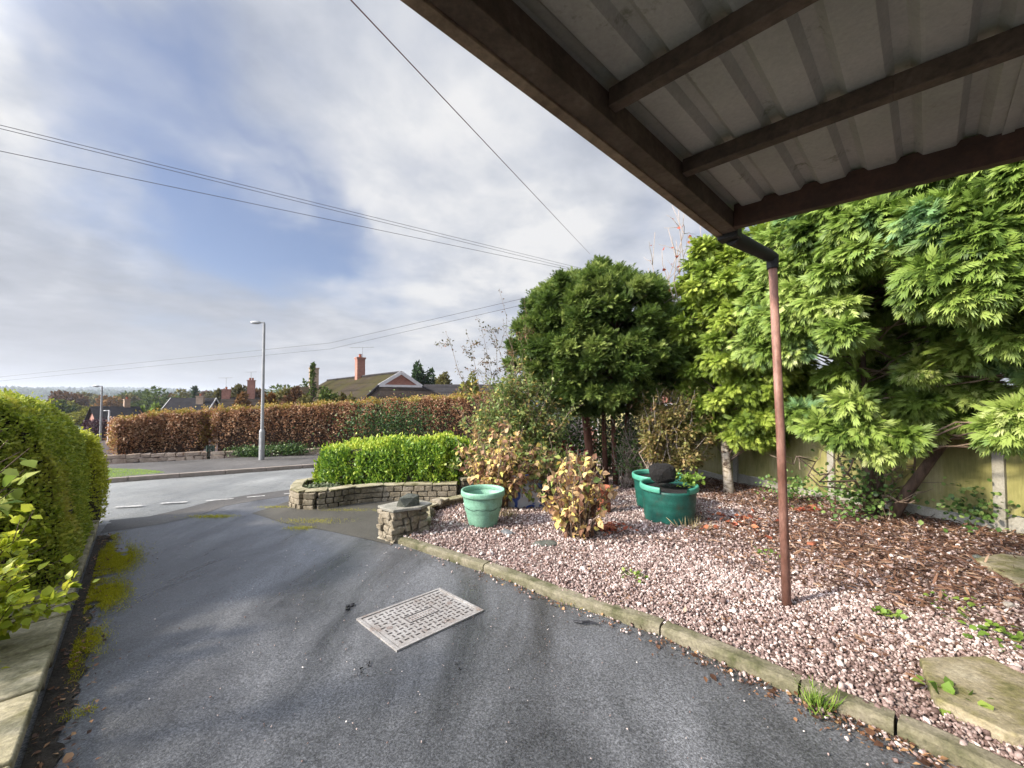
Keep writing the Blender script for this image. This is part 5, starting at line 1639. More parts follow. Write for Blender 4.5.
crumbs('bits of black debris on the drive left of the manhole cover', 350, 607, 7, .025, .022, M['plasticblack'])
crumbs('tiny black crumbs on the drive below the manhole cover', 362, 668, 6, .03, .013, M['plasticblack'])
c = G(585, 624); m = MB(); m.tube([c + Vector((-.075, .01, .012)), c + Vector((-.02, -.006, .016)), c + Vector((.03, .004, .013)), c + Vector((.085, -.012, .010))], [.007, .010, .009, .005], 7); tag(m.build('stick', M['plasticblack']), 'small black stick lying on the drive near the kerb', 'stick')
crumbs('black crumbs on the drive below the cover corner', 459, 664, 3, .015, .012, M['plasticblack'])
tag(rock('slate_piece', G(507, 534, GD) + Vector((0, 0, .02)), (.10, .20, .05), M['greyscrap'], 31, rz=.5), 'grey slate piece on the gravel right of the pale green pot', 'slate')
tag(rock('flat_dark_stone', G(545, 545, GD) + Vector((0, 0, .01)), (.30, .18, .05), M['rock_dark'], 32, rz=.2), 'flat dark stone at the foot of the hydrangea', 'stone')
tag(rock('brick_piece', G(812, 546, GD) + Vector((0, 0, .015)), (.11, .08, .05), M['terra'], 33, rz=.6), 'orange brick fragment on the gravel right of the pole', 'brick')
tag(rock('rubber_scrap', G(759, 555, GD) + Vector((0, 0, .01)), (.12, .08, .03), M['plasticblack'], 34, rz=.6), 'dark rubber scrap on the gravel left of the pole', 'scrap')
tag(rock('pale_cobble', G(1009, 608, GD) + Vector((0, 0, .02)), (.06, .05, .04), M['rock_pale'], 35), 'white pebble among the brown debris at the right', 'pebble')
tag(rock('brown_cobble', G(978, 562, GD) + Vector((0, 0, .03)), (.09, .07, .07), M['rock_dark'], 36), 'brown stone beside the smaller paving slab', 'stone')

# ------------------------------------------------------------------ fence
root = empty('garden_fence', FA2 + Vector((0, 0, gz(FA2.x, FA2.y))), 'algae-stained board fence with concrete posts behind the conifers', 'fence')
TF = 1.68
s0 = -1.83 * 2
flen = (FB2 - FA2).length
npan = 7
off_s = flen - 1.83 * 3 - .0
for k in range(-3, 6):
    sA = flen + (k - 3) * 1.83; sB = sA + 1.83
    pa, pb = FA2 + fd * sA, FA2 + fd * sB
    if pb.y < 1.5 or pa.y > 14: continue
    zg = gz(0, (pa.y + pb.y) / 2)
    R = Matrix((fd, Vector((-fd.y, fd.x, 0)), Vector((0, 0, 1)))).transposed()
    m = MB(); m.box((pa.x, pa.y, gz(0, pa.y) + TF / 2 - .1), (.10, .11, TF + .25), R)
    m.build('concrete_post', M['concrete'], root, bevel=.008)
    m = MB(); c = (pa + pb) / 2; m.box((c.x, c.y, zg + .10), (1.72, .05, .30), R); m.build('gravel_board', M['concrete'], root, bevel=.005)
    m = MB(); nb_ = 12
    for j in range(nb_):
        q = pa + fd * (.055 + (j + .5) * 1.72 / nb_)
        m.box((q.x, q.y, zg + .26 + (TF - .30) / 2 + random.uniform(-.004, .004)), (1.72 / nb_ + .008, .016 + .004 * (j % 2), TF - .30), R @ Matrix.Rotation(.05 if j % 2 else .03, 3, 'Z'))
    m.build('board_panel', M['fence'], root)
    m = MB(); m.box((c.x + fn.x * .03, c.y + fn.y * .03, zg + 1.4), (1.72, .035, .07), R); m.build('rail', M['fence'], root)

# ------------------------------------------------------------------ pots
def pot(name, label, c, rt, rb, h, mat, rimmat, ribs, cat='plant pot', group=None, soil=None, broken=False):
    root = empty(name, c, label, cat, group)
    m = MB(); prof = [(rb * .96, 0), (rb, .012)]
    for k in range(1, 15):
        f = k / 14; r = rb + (rt * .93 - rb) * f ** .8
        for rb_ in ribs:
            if abs(f - rb_) < .04: r += .006
        prof.append((r, h * .88 * f))
    prof += [(rt * .90, h * .88), (rt * .87, h * .7), (rt * .82, h * .45), (rb * .8, .03), (.001, .03)]
    m.lathe(c, prof, 48); b_ = m.build('body', mat, root, smooth=True)
    m = MB()
    rp = [(rt * .925, h * .84), (rt * .985, h * .85), (rt * 1.0, h * .88), (rt * 1.0, h * .96), (rt * .985, h * .995), (rt * .95, h), (rt * .90, h * .985), (rt * .885, h * .94), (rt * .885, h * .88)]
    n_ = 56; vs = []; fs = []
    for r, z in rp: vs += [Vector(c) + Vector((r * math.cos(2 * PI * k / n_), r * math.sin(2 * PI * k / n_), z)) for k in range(n_)]
    for i in range(len(rp) - 1):
        for k in range(n_):
            if broken and 36 <= k <= 44: continue
            a_ = i * n_ + k; b2 = i * n_ + (k + 1) % n_
            fs.append((a_, b2, b2 + n_, a_ + n_))
    m.add(vs, fs); ri = m.build('rim', rimmat, root, smooth=True)
    if soil:
        m = MB(); vs = []; fs = []; rr = [0, .3, .6, .85, 1]
        for q_ in rr[1:]:
            for k in range(28):
                a_ = 2 * PI * k / 28; vs.append(Vector(c) + Vector((rt * .875 * q_ * math.cos(a_), rt * .875 * q_ * math.sin(a_), h * soil + .03 * mnoise.noise(Vector((q_ * 3 * math.cos(a_), q_ * 3 * math.sin(a_), 2))))))
        vs.append(Vector(c) + Vector((0, 0, h * soil)))
        for i in range(3):
            for k in range(28):
                fs.append((i * 28 + k, i * 28 + (k + 1) % 28, (i + 1) * 28 + (k + 1) % 28, (i + 1) * 28 + k))
        for k in range(28): fs.append((len(vs) - 1, k, (k + 1) % 28))
        m.add(vs, fs); m.build('soil', M['compost'], root)
    return root


c = G(483, 524.5, GD); c.z = gh_(c.x, c.y) - .01
Yc = c.y
pt = D(483, 489, Yc).z
rt_ = 22 / F * (Yc - .05); rb_ = 13 / F * Yc
pot('plant_pot', 'pale green plastic plant pot standing empty on the gravel by the low wall', c, rt_, rb_, pt - c.z, M['pot'], M['pot'], (.62, .70), soil=.55)
c = G(669, 519, GD); c.z = gh_(c.x, c.y) - .01; Yc = c.y
pt = D(668, 483, Yc).z
tubc = c.copy(); tubh = pt - c.z; tubr = 27.5 / F * Yc
pot('garden_tub', 'big dark green tub with broken rim and a lump of black compost', c, tubr, 22.5 / F * Yc, tubh, M['tub'], M['tubrim'], (.35, .62), cat='tub', group='dark green tubs', soil=.86, broken=True)
c2 = G(658, 507, GD); c2.z = gh_(c2.x, c2.y) - .01; Yc2 = c2.y
pt2 = D(657, 473.5, Yc2).z
pot('garden_tub', 'second dark green tub half hidden behind the broken-rimmed one', c2, 24.5 / F * Yc2, 19.5 / F * Yc2, pt2 - c2.z, M['tub'], M['tubrim'], (.35, .62), cat='tub', group='dark green tubs', soil=.86)
tag(rock('compost_lump', D(662, 472.5, tubc.y + .02) + Vector((0, 0, -.01)), (.33, .30, .26), M['compost'], 21, rough=.2, sub=3), 'rounded lump of black compost on top of the broken green tub', 'compost')
# seedlings on the right of the tub
n = 170; q = Vector((tubc.x + tubr * .55, tubc.y, tubc.z + tubh))
P = np.array(q) + rng.normal(size=(n, 3)) * [.10, .08, .045] + [.03, 0, .05]
tag(scatter('tub_plant', BL, P, rng.normal(size=P.shape) * .5 + [.5, -.1, .4], rng.normal(size=P.shape) * .4 + [0, 0, 1], rng.uniform(.03, .07, n), M['weed']), 'light green plant spilling over the right rim of the broken tub', 'plant')
# terracotta chimney-like pot behind the hydrangea
c = G(604, 512, GD); c.z = gh_(c.x, c.y)
root = empty('terracotta_pot', c, 'tall terracotta pot standing behind the hydrangea', 'pot')
m = MB(); hh = D(604, 486, c.y).z - c.z; m.lathe(c, [(.085, 0), (.095, .02), (.10, hh * .5), (.115, hh * .9), (.125, hh * .9), (.125, hh), (.10, hh), (.09, hh * .6), (.001, hh * .6)], 24); m.build('body', M['terra'], root, smooth=True)
# blue and white bag
def crumpled(name, label, c, size, mat, seed):
    bm = bmesh.new(); bmesh.ops.create_icosphere(bm, subdivisions=4, radius=1)
    for v_ in bm.verts:
        n_ = v_.co.normalized(); k = 1 + .22 * mnoise.noise(n_ * 1.5 + Vector((seed, 0, 0))) + .13 * abs(mnoise.noise(n_ * 4 + Vector((0, seed, 0)))) + .05 * mnoise.noise(n_ * 9)
        z = n_.z if n_.z > -.55 else -.55
        v_.co = Vector((n_.x * k * size[0] / 2, n_.y * k * size[1] / 2, (z * k + .5) * size[2] / 1.6)) + Vector(c)
    me = bpy.data.meshes.new(name); bm.to_mesh(me); bm.free(); return tag(link(name, me, mat, smooth=True), label, 'bag')


def bag_mat():
    m, nt, b = new_mat('blue_white_bag_print'); v = coords(nt)
    w = nnode(nt, 'ShaderNodeTexNoise', Scale=4.5, Detail=1.5, Distortion=1.5); nt.links.new(v, w.inputs['Vector'])
    c = ramp(nt, w.outputs[0], [(.42, (.03, .10, .45)), (.5, (.62, .65, .7))]).outputs[0]
    nt.links.new(c, b.inputs['Base Color']); b.inputs['Roughness'].default_value = .35; return m


c = G(519, 505, GD); c.z = gh_(c.x, c.y)
crumpled('compost_bag', 'blue and white plastic bag lying behind the hydrangea stems', c, (.85, .45, .52), bag_mat(), 3)

# ------------------------------------------------------------------ shrubs in the bed
def stems_from(c, n, rad, h0, h1, lean=1.0, r0=.05):
    out = []
    for _ in range(n):
        a_ = random.uniform(0, 2 * PI); q = random.random() ** .6
        b_ = Vector(c) + Vector((math.cos(a_) * r0 * random.random(), math.sin(a_) * r0 * random.random(), 0))
        t = Vector(c) + Vector((math.cos(a_) * rad * q * lean, math.sin(a_) * rad * q * lean * .8, random.uniform(h0, h1) * (1 - .3 * q)))
        out.append((b_, t))
    return out


HL = broad_leaf(.36, .32)
c = G(578, 537, GD); c.z = gh_(c.x, c.y)
h_ = D(578, 446, c.y).z - c.z
sts = stems_from(c, 54, .50, h_ * .35, h_ * 1.18, r0=.12)
shrub('hydrangea', 'hydrangea bush with tan and yellow autumn leaves in the middle of the gravel', c, sts, 17, .080, M['lf_tan'], M['twig'], tmpl=HL, cat='bush', droop=.7, spread=.03, top_bias=.75, twigs=1, tlen=.12, group='hydrangea bushes')
c = G(497, 510, GD); c.z = gh_(c.x, c.y) ; c.y += .12
h_ = D(490, 425, c.y).z - c.z
sts = stems_from(c, 70, .66, h_ * .45, h_ * 1.2, r0=.16)
shrub('hydrangea', 'taller hydrangea bush with dry tan leaves behind the pale green pot', c, sts, 24, .085, M['lf_tan'], M['twig'], tmpl=HL, cat='bush', droop=.7, spread=.04, top_bias=.8, twigs=1, tlen=.14, group='hydrangea bushes')
c = G(553, 508, GD); c.z = gh_(c.x, c.y); c.y += .3
h_ = D(548, 432, c.y).z - c.z
sts = stems_from(c, 60, .75, h_ * .35, h_ * 1.05, r0=.25)
shrub('hydrangea', 'brown and green hydrangea growing in front of the cypress trunks', c, sts, 26, .085, leaf_mat('mixed_hydrangea_leaves', [(0, (.15, .07, .04)), (.3, (.36, .22, .13)), (.5, (.50, .40, .14)), (.7, (.16, .25, .06)), (1, (.26, .34, .10))], .55, .3), M['twig'], tmpl=HL, cat='bush', droop=.7, spread=.05, top_bias=.8, twigs=1, tlen=.14, group='hydrangea bushes')
# wild shrub with long stems
c = G(520, 497, GD); c.z = gz(c.x, c.y); c.y += .3
sts = []
for _ in range(170):
    px = random.gauss(518, 31); py = random.uniform(352, 445) + abs(px - 522) * .6; yy = c.y + random.uniform(-.45, .6)
    sts.append((c + Vector((random.uniform(-.5, .5), random.uniform(-.1, .2), 0)), D(px, py, yy)))
shrub('wild_shrub', 'dense grey-green wild shrub left of the dark cypress', c, sts, 110, .075, M['lf_wild'], M['twig'], spread=.09, r0=.010, twigs=4, tlen=.22, top_bias=.5)
sts = []
for (px, py) in ((499, 289), (503, 318), (466, 331), (476, 316), (446, 333), (524, 298), (526, 312), (488, 325), (456, 368), (512, 330), (484, 345)):
    tip = D(px, py, c.y + .3); sts.append((Vector((lerp(c.x, tip.x, .45) + random.uniform(-.1, .1), c.y + .3, c.z + .9)), tip))
shrub('tall_sapling', 'thin sparse stems with tiny leaves rising against the sky', c + Vector((0, .3, 0)), sts, 150, .05, leaf_mat('sapling_leaves', [(0, (.05, .06, .02)), (.6, (.15, .13, .05)), (1, (.28, .13, .07))], .6, .3), M['twig'], spread=.06, r0=.008, twigs=2, tlen=.35, top_bias=1.0)
# dark undergrowth behind the cypress trunks
c = Vector((D(598, 470, 9.6).x, 9.6, gz(0, 9.6)))
sts = []
for _ in range(150):
    px = random.uniform(538, 668); py = random.uniform(398, 458); sts.append((c + Vector(((px - 600) / F * 9.6 * .8, random.uniform(-.2, .2), 0)), D(px, py, 9.6 + random.uniform(-.4, .4))))
shrub('evergreen_shrub', 'dark evergreen undergrowth behind the cypress trunks', c, sts, 80, .085, M['lf_ivy'], M['bark'], spread=.16, r0=.010, twigs=3, tlen=.28, top_bias=.6)
# crimson shrub under the cypress
c = D(572, 436, 7.6)
sts = stems_from(Vector((c.x, c.y, gz(0, c.y))), 30, .45, .5, 1.2, r0=.1)
shrub('crimson_shrub', 'small crimson-leaved shrub below the dark cypress', (c.x, c.y, gz(0, c.y)), sts, 26, .07, M['lf_red'], M['bark'], spread=.08, r0=.008)
# brownish bush and pale stems right of the cypress
c = Vector((D(668, 480, 7.3).x, 7.3, gz(0, 7.3) + GD))
sts = []
for _ in range(75):
    px = random.gauss(674, 17); py = random.uniform(386, 440); sts.append((c + Vector((random.uniform(-.45, .35), random.uniform(-.1, .2), 0)), D(px, py, 7.3 + random.uniform(-.3, .3))))
shrub('olive_bush', 'olive-brown bush in front of the fence right of the cypress', c, sts, 150, .072, leaf_mat('olive_brown_leaves', [(0, (.14, .13, .04)), (.5, (.30, .27, .09)), (.8, (.42, .28, .13)), (1, (.36, .42, .14))], .6, .4), M['greytwig'], spread=.10, r0=.014, twigs=3, tlen=.22, top_bias=.4)
c = Vector((D(634, 480, 7.9).x, 7.9, gz(0, 7.9) + GD))
sts = []
for _ in range(60):
    px = random.gauss(632, 13); py = random.uniform(412, 462); sts.append((c + Vector((random.uniform(-.3, .3), random.uniform(-.1, .2), 0)), D(px, py, 7.9 + random.uniform(-.3, .3))))
shrub('bramble', 'tangled blue-green bramble behind the dark green tubs', c, sts, 28, .06, M['lf_ivy'], M['greytwig'], spread=.08, r0=.010, twigs=3, tlen=.25, top_bias=.5)

# ------------------------------------------------------------------ dark cypress
Yc = 8.3
b0 = D(592, 470, Yc); zg = gz(0, Yc)
cx = D(598, 396, Yc).x; top = D(600, 262, Yc).z; bot = D(600, 424, Yc).z
trk = []
for (pxb, pxt, r) in ((594, 583, .085), (606, 603, .05), (616, 612, .05), (624, 628, .045)):
    q0 = D(pxb, 470, Yc); q1 = D(pxt, 395, Yc)
    trk.append([((q0.x, q0.y, zg - .05), r * 1.25), ((lerp(q0.x, q1.x, .4), Yc + .03, lerp(zg, q1.z, .4)), r), ((q1.x, q1.y, q1.z), r * .9), ((lerp(q1.x, cx, .4), Yc + .1, top - 1.0), r * .3)])
mz = (top + bot) / 2; hzR = (top - bot) / 2
ex_p = []; ex_d = []
for (px, py) in ((600, 276), (590, 282), (608, 280), (622, 288), (634, 290), (646, 300), (580, 288), (565, 292), (552, 300), (540, 308), (530, 318), (522, 330), (657, 296), (666, 312), (612, 274), (572, 290), (516, 345), (515, 365), (516, 385), (519, 400), (600, 268), (597, 270)):
    for _ in range(2): ex_p.append(tuple(D(px + random.uniform(-3, 3), py + random.uniform(-2, 5), Yc + random.uniform(-.5, .4)))); ex_d.append(((px - 598) / 90, 0, 1.6))
CEX = (np.array(ex_p), norm(np.array(ex_d)))
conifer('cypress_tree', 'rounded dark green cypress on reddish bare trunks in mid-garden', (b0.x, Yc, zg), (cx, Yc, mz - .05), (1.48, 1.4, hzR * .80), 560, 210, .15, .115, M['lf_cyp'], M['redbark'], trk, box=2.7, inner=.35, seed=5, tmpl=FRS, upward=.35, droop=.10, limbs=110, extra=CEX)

# upright feathery shoots along the cypress outline
cyp = [o_ for o_ in bpy.data.objects if o_.get('label', '').startswith('rounded dark green cypress')][0]
Ps = []; Ds = []
for _ in range(230):
    px = random.uniform(520, 668); u_s = (px - 598) / 80; e_y = 270 + 62 * abs(u_s) ** 2.2 + random.uniform(-3, 9)
    a_ = D(px, e_y + 22, Yc + random.uniform(-.6, .3)); hgt = random.uniform(.18, .50); lean = Vector((u_s * .35 + random.uniform(-.15, .15), random.uniform(-.15, .15), 1)).normalized()
    for k in range(12):
        f = k / 11; q = a_ + lean * hgt * f; rr = .07 * (1 - f)
        Ps.append((q.x + random.gauss(0, rr), q.y + random.gauss(0, rr), q.z)); Ds.append((lean.x + random.gauss(0, .45 * (1 - f * .6)), lean.y + random.gauss(0, .45), 1.0))
Ps = np.array(Ps); Ds = norm(np.array(Ds))
scatter('leading_shoots', FRS, Ps, Ds, rnd_dirs(len(Ps)), rng.uniform(.07, .13, len(Ps)), M['lf_cyp'], cyp)

# bare sapling with red leaves between the two evergreens
c = Vector((D(690, 480, 7.9).x, 7.9, gz(0, 7.9)))
sts = []
for (px, py) in ((672, 205), (668, 228), (684, 214), (690, 236), (655, 232), (648, 268), (662, 250), (678, 196), (700, 225), (640, 290), (652, 315), (660, 280), (704, 250), (676, 240)):
    sts.append((Vector((c.x + random.uniform(-.03, .03), c.y, c.z + random.uniform(.0, 2.0))), D(px, py, 7.9 + random.uniform(-.3, .3))))
shrub('bare_sapling', 'nearly bare sapling with a few red leaves rising between the evergreens', c, sts, 7, .075, leaf_mat('red_maple_leaves', [(0, (.35, .06, .04)), (1, (.55, .14, .08))], .5, .3), M['greytwig'], cat='sapling', spread=.04, r0=.020, twigs=7, tlen=.38, top_bias=.7, tmpl=BL)
# pale bare twigs sticking out of the cypress
c = Vector((D(668, 420, 7.0).x, 7.0, gz(0, 7.0)))

# ------------------------------------------------------------------ yellow-green conifer with pale trunk, then the big leyland
tb = G(730, 494, GD)
q = [((tb.x, tb.y, gz(0, tb.y) - .03), .10), ((tb.x - .03, tb.y, gz(0, tb.y) + .25), .085), ((tb.x - .06, tb.y + .02, gz(0, tb.y) + .8), .07), ((tb.x - .10, tb.y + .05, 1.3), .055), ((tb.x + .0, tb.y + .1, 3.4), .02)]
ycen = D(728, 330, tb.y + .1)
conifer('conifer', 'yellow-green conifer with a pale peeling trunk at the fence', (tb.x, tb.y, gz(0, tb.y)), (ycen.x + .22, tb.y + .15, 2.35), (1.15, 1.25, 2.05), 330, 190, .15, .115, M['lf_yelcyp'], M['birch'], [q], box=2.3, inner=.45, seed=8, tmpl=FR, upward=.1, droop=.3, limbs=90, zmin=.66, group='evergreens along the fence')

tb2 = G(873, 518, GD); z2 = gz(0, tb2.y)
tr2 = []
for (dx, dy, h_, r) in ((.15, .0, 3.8, .085), (-.35, -.3, 3.0, .05), (.45, -.8, 3.4, .06), (.15, .35, 3.4, .05)):
    tr2.append([((tb2.x + dx * .15, tb2.y + dy * .15, z2 - .03), r * 1.2), ((tb2.x + dx * .4, tb2.y + dy * .4, z2 + .5), r), ((tb2.x + dx * .9, tb2.y + dy * .9, z2 + 1.4), r * .75), ((tb2.x + dx, tb2.y + dy, h_), r * .3)])
# hull: boughs on the face of a long rounded mass from the trunk towards the camera's right
nb = 660
rb = np.random.default_rng(21)
tt = rb.random(nb) * 1.15 - .1; th = rb.uniform(-.25, 2.6, nb)
ax0 = np.array([4.75, 5.6]); ax1 = np.array([5.55, 2.0])
cxy = ax0 + (ax1 - ax0) * tt[:, None]
perp = np.array([-(ax1 - ax0)[1], (ax1 - ax0)[0]]); perp = perp / np.linalg.norm(perp)
if perp[0] > 0: perp = -perp
Rr = (1.35 + .25 * np.sin(tt * 5)) * (1 - .30 * rb.random(nb) ** 1.4)
zc_ = 2.45; Rz = 1.95
P = np.stack([cxy[:, 0] + perp[0] * np.cos(th) * Rr, cxy[:, 1] + perp[1] * np.cos(th) * Rr, zc_ + np.sin(th) * Rz * Rr / 1.35], 1)
lowlim = .75 + .55 * np.clip((tt - .35) / .4, 0, 1)
keep = P[:, 2] > lowlim + .25 * wob(P, 1.3, 3)
# holes where the bare inside shows
for (px, py, Y, rad) in ((985, 345, 3.9, .42), (1010, 400, 3.6, .5), (930, 400, 4.6, .30), (835, 355, 5.2, .28), (880, 275, 4.8, .2), (970, 430, 4.2, .5), (900, 330, 4.6, .2)):
    h0_ = D(px, py, Y); dv_ = (np.array(h0_) - np.array([0, 0, H])); dv_ /= np.linalg.norm(dv_)
    w_ = P - np.array([0, 0, H]); perpd = np.linalg.norm(w_ - (w_ @ dv_)[:, None] * dv_, axis=1)
    keep &= ~((perpd < rad * .9))

P = P[keep]; th = th[keep]
# shaded boughs deeper inside and behind, towards the fence
nb2 = 260
tt2 = rb.random(nb2) * 1.1 - .05
P_in = np.stack([np.interp(tt2, [0, 1], [4.95, 5.7]) + rb.normal(size=nb2) * .3, np.interp(tt2, [0, 1], [5.9, 2.4]) + rb.normal(size=nb2) * .2, rb.uniform(1.05, 4.2, nb2)], 1)
dd_ = np.stack([perp[0] * np.cos(th), perp[1] * np.cos(th), np.sin(th)], 1) + np.array([0, -.2, 0])
ex_p = []; ex_d = []
for (px, py, Y) in ((1012, 428, 3.55), (1020, 415, 3.5), (845, 432, 4.7), (865, 425, 4.6), (820, 425, 4.9), (905, 436, 4.4), (1000, 320, 3.5), (1015, 335, 3.4), (880, 445, 4.6), (800, 410, 5.2), (855, 400, 4.6)):
    ex_p.append(tuple(D(px, py, Y))); ex_d.append((perp[0], perp[1] - .4, -.1))
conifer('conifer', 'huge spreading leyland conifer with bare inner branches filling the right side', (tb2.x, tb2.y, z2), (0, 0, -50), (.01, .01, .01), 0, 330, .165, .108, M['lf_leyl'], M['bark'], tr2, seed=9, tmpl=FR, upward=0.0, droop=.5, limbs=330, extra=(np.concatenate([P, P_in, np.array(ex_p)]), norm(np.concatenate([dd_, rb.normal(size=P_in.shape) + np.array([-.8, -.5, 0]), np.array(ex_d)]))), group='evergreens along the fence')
# bare twiggy branches low at the trunk
m_ = MB()
big = [o_ for o_ in bpy.data.objects if o_.get('label', '').startswith('huge spreading')][0]
for (px0, py0, px1, py1) in ((868, 515, 930, 455), (870, 512, 955, 457), (868, 514, 905, 470), (865, 512, 840, 440), (872, 510, 890, 440), (868, 505, 800, 470), (866, 500, 770, 455), (872, 515, 900, 535), (866, 500, 820, 440), (870, 506, 915, 500), (873, 505, 985, 440), (880, 480, 1010, 420), (885, 460, 1020, 380), (870, 500, 850, 380), (880, 470, 960, 350)):
    a_ = D(px0, py0, tb2.y - .05); b_ = D(px1, py1, tb2.y + random.uniform(-.9, .1))
    pts = branchy(m_, a_, b_, random.uniform(.010, .020), .004, .16, 8, 5)
    for _ in range(5):
        q = pts[random.randint(3, 7)]; branchy(m_, q, q + Vector((random.uniform(-.35, .35), random.uniform(-.3, .1), random.uniform(-.05, .35))), .005, .002, .15, 4, 4)
m_.build('bare_branches', M['twig'], big, smooth=True)
# ivy at its foot
for (px, py, Y, sx_, sz_, n, lab) in ((858, 490, tb2.y - .1, .24, .22, 800, 'variegated ivy climbing the low branches at the leyland trunk'), (985, 507, 4.75, .3, .12, 420, 'dark ivy on the ground against the concrete fence post'), (790, 487, 6.3, .2, .1, 260, 'small ivy plant at the fence foot behind the rusty pole')):
    c = D(px, py, Y); P = np.array(c) + rng.normal(size=(n, 3)) * [sx_, .15, sz_]
    P[:, 2] = np.maximum(P[:, 2], gz(0, P[:, 1]) + .06)
    tag(scatter('ivy', BL, P, rng.normal(size=P.shape), rng.normal(size=P.shape) * .6 + [-.4, -.6, .6], rng.uniform(.035, .065, n), leaf_mat('ivy_leaf', [(0, (.04, .09, .025)), (.6, (.12, .22, .05)), (1, (.30, .40, .13))], .4, .25)), lab, 'ivy', 'ivy plants by the fence')

# ------------------------------------------------------------------ carport
ZB = 2.50                                          # underside of the eave beam
def RZ(px, py, z):
    d = ray(px, py); t = (z - H) / d.z; return Vector((0, 0, H)) + d * t


ea, eb = RZ(412, 0, ZB), RZ(701, 222, ZB)
ed = (eb - ea); ed.z = 0; ed.normalize()           # along the eave towards the corner
pn = Vector((ed.y, -ed.x, 0))                      # inwards under the roof (to the right)
cor = RZ(716, 236, ZB)
s_c = (cor - ea).dot(ed); CO = ea + ed * s_c       # outer corner
tgt = RZ(1024, 173.4, 2.44)
pd = (tgt - RZ(743, 236, ZB)); pdh = Vector((pd.x, pd.y, 0)).normalized(); drop = -.045
root = empty('carport', (CO.x, CO.y, gz(0, CO.y)), 'timber carport roof of off-white corrugated sheets on dark beams overhead', 'carport')
LE, LP_ = 5.0, 3.2
BW, BH = .085, .115
def at(e, p, z=0):                                 # e back along the eave, p inward, z above the beam underside
    q = CO - ed * e + pdh * p; return Vector((q.x, q.y, ZB + z + drop * p))
m = MB(); m.beam(at(-.02, .03 + BW / 2, BH / 2), at(LE, .03 + BW / 2, BH / 2), BW, BH); m.build('eave_beam', M['wood'], root, bevel=.004)
m = MB(); m.beam(at(-.02, .006, BH / 2 + .015), at(LE, .006, BH / 2 + .015), .044, BH + .05); m.build('fascia_board', M['fascia'], root, bevel=.003)
# end beam and purlins
m = MB(); m.beam(at(.05, .12, .075), at(.05, LP_, .075), .055, .15); m.build('end_beam', M['wood_red'], root, bevel=.004)
def e_of(px, py):
    q = RZ(px, py, ZB); return -(q - CO).dot(ed)
es = [e_of(686, 183) , e_of(609, 122)]
es += [es[1] + .74, es[1] + 1.3, es[1] + 1.8, es[1] + 2.5]
for k, e in enumerate(es):
    m = MB(); off_ = random.uniform(-.006, .006)
    pts = [at(e + off_, .118 if k else .118, .085)] + [at(e + off_ + random.uniform(-.008, .008), p_, .085) for p_ in (.9, 1.8, LP_)]
    for i in range(3): m.beam(pts[i] - (pts[1] - pts[0]).normalized() * (.004 if i else 0), pts[i + 1], .055, .075)
    m.build('purlin', M['wood'], root, bevel=.006)
# corrugated sheets: a trapezoidal profile across p, running along e
zS = .124; hS = .034; per = .20
prof = []; p_ = -.03
while p_ < LP_:
    prof += [(p_, 0), (p_ + per * .06, -.002), (p_ + per * .48, -.002), (p_ + per * .54, .0), (p_ + per * .66, hS), (p_ + per * .86, hS)]
    p_ += per
V_, F_ = [], []
eS = list(np.linspace(-.06, LE, 26))
for j, e in enumerate(eS):
    for (pp, h_) in prof:
        q = at(e, pp, zS + h_ + .004 * math.sin(e * 2.2 + pp)); V_.append(q)
np_ = len(prof)
for j in range(len(eS) - 1):
    for k in range(np_ - 1): F_.append((j * np_ + k, j * np_ + k + 1, (j + 1) * np_ + k + 1, (j + 1) * np_ + k))
m = MB(); m.add(V_, F_); o = m.build('roof_sheet', M['sheet'], root)
sm = o.modifiers.new('thick', 'SOLIDIFY'); sm.thickness = .006; sm.offset = 1
# lap joint battens where two sheets overlap
m = MB()
for pl_ in (1.23,):
    m.beam(at(-.05, pl_, zS - .004), at(LE, pl_, zS - .004), .035, .006)
m.build('sheet_lap', M['sheet'], root)
# rear support posts (outside the view) keep it up
m = MB(); 
for (e, p_) in ((LE - .1, .1), (LE - .1, LP_ - .1), (2.6, LP_ - .1)):
    q = at(e, p_); m.beam((q.x, q.y, gz(0, q.y) - .05), (q.x, q.y, q.z), .09, .09, (0, 1, 0))
    m.build('post', M['wood'], root); m = MB()
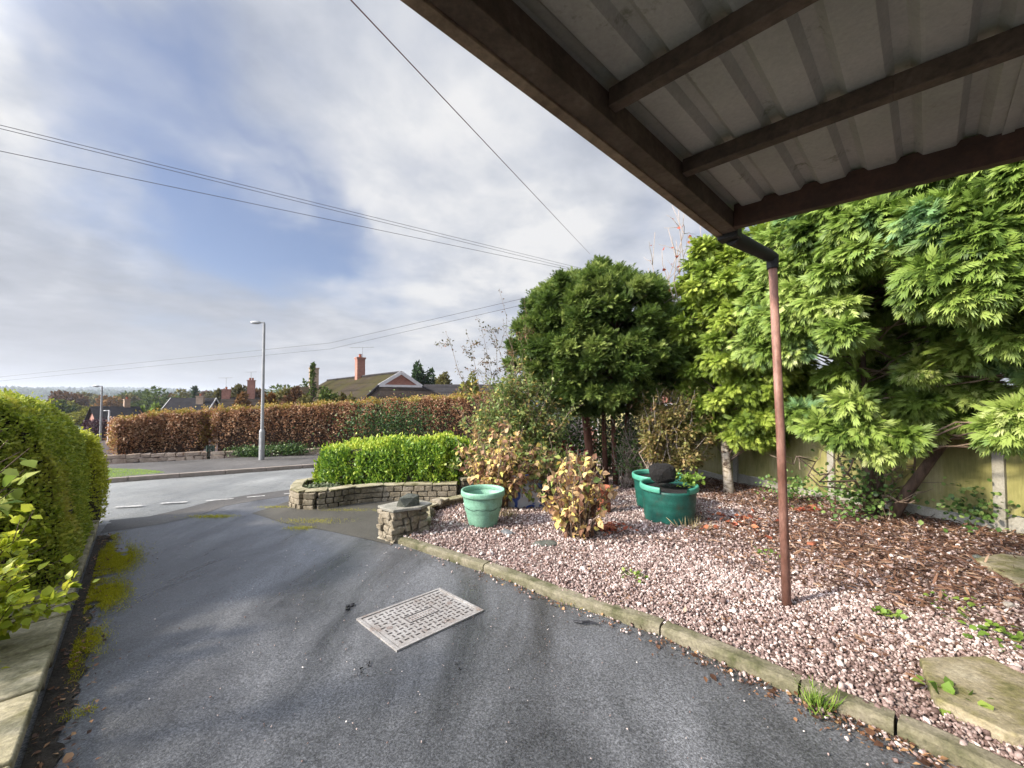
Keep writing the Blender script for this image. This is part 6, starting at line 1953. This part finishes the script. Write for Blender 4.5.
# gutter outlet, offset pipe and the long rusty pole
po = [D(715, 232, CO.y + .02), D(771, 263, 2.97)]
pb_ = G(787, 606, GD); ptp = D(772.5, 262, pb_.y)
root2 = empty('downpipe', (pb_.x, pb_.y, gh_(pb_.x, pb_.y)), 'rusty pink-brown pole with a black offset pipe under the carport corner', 'downpipe')
m = MB(); m.tube([(pb_.x, pb_.y, gh_(pb_.x, pb_.y) - .1), (lerp(pb_.x, ptp.x, .5) + .006, pb_.y, lerp(pb_.z, ptp.z, .5)), (ptp.x, ptp.y, ptp.z)], [.030, .0285, .028], 24)
m.build('pole', M['rust'], root2, smooth=True)
q0 = at(-.05, .06, -.01); q1 = q0 + Vector((0, 0, -.10))
m = MB(); m.tube([q0 + (Vector(ptp) - q0).normalized() * .02, Vector(ptp) + Vector((0, 0, .035))], [.052, .040], 20)
m.tube([Vector(ptp) + Vector((0, 0, .05)), Vector(ptp) + Vector((0, 0, -.05))], [.041, .038], 20)
m.build('offset_pipe', M['gutter'], root2, smooth=False, bevel=.004)
m = MB(); R = Matrix((ed, pn, Vector((0, 0, 1)))).transposed(); m.box(at(-.045, .055, .025), (.10, .13, .12), R); m.build('gutter_outlet', M['gutter'], root2, bevel=.01)

# ------------------------------------------------------------------ air
mh = bpy.data.materials.new('thin_haze'); mh.use_nodes = True; nt = mh.node_tree
nt.nodes.remove(nt.nodes['Principled BSDF'])
pv = nt.nodes.new('ShaderNodeVolumePrincipled'); pv.inputs['Color'].default_value = (.80, .88, 1.0, 1); pv.inputs['Density'].default_value = .00030
pv.inputs['Anisotropy'].default_value = .3
nt.links.new(pv.outputs[0], nt.nodes['Material Output'].inputs['Volume'])
if HAZE:
    zmin = min(v_.co.z for v_ in bpy.data.objects['ground'].data.vertices) - 2; zmax = max(v_.co.z for v_ in bpy.data.objects['ground'].data.vertices) + 25
    m = MB(); m.box((0, 2200, (zmin + zmax) / 2), (11500, 6900, zmax - zmin))
    tag(m.build('haze', mh), kind='stuff')
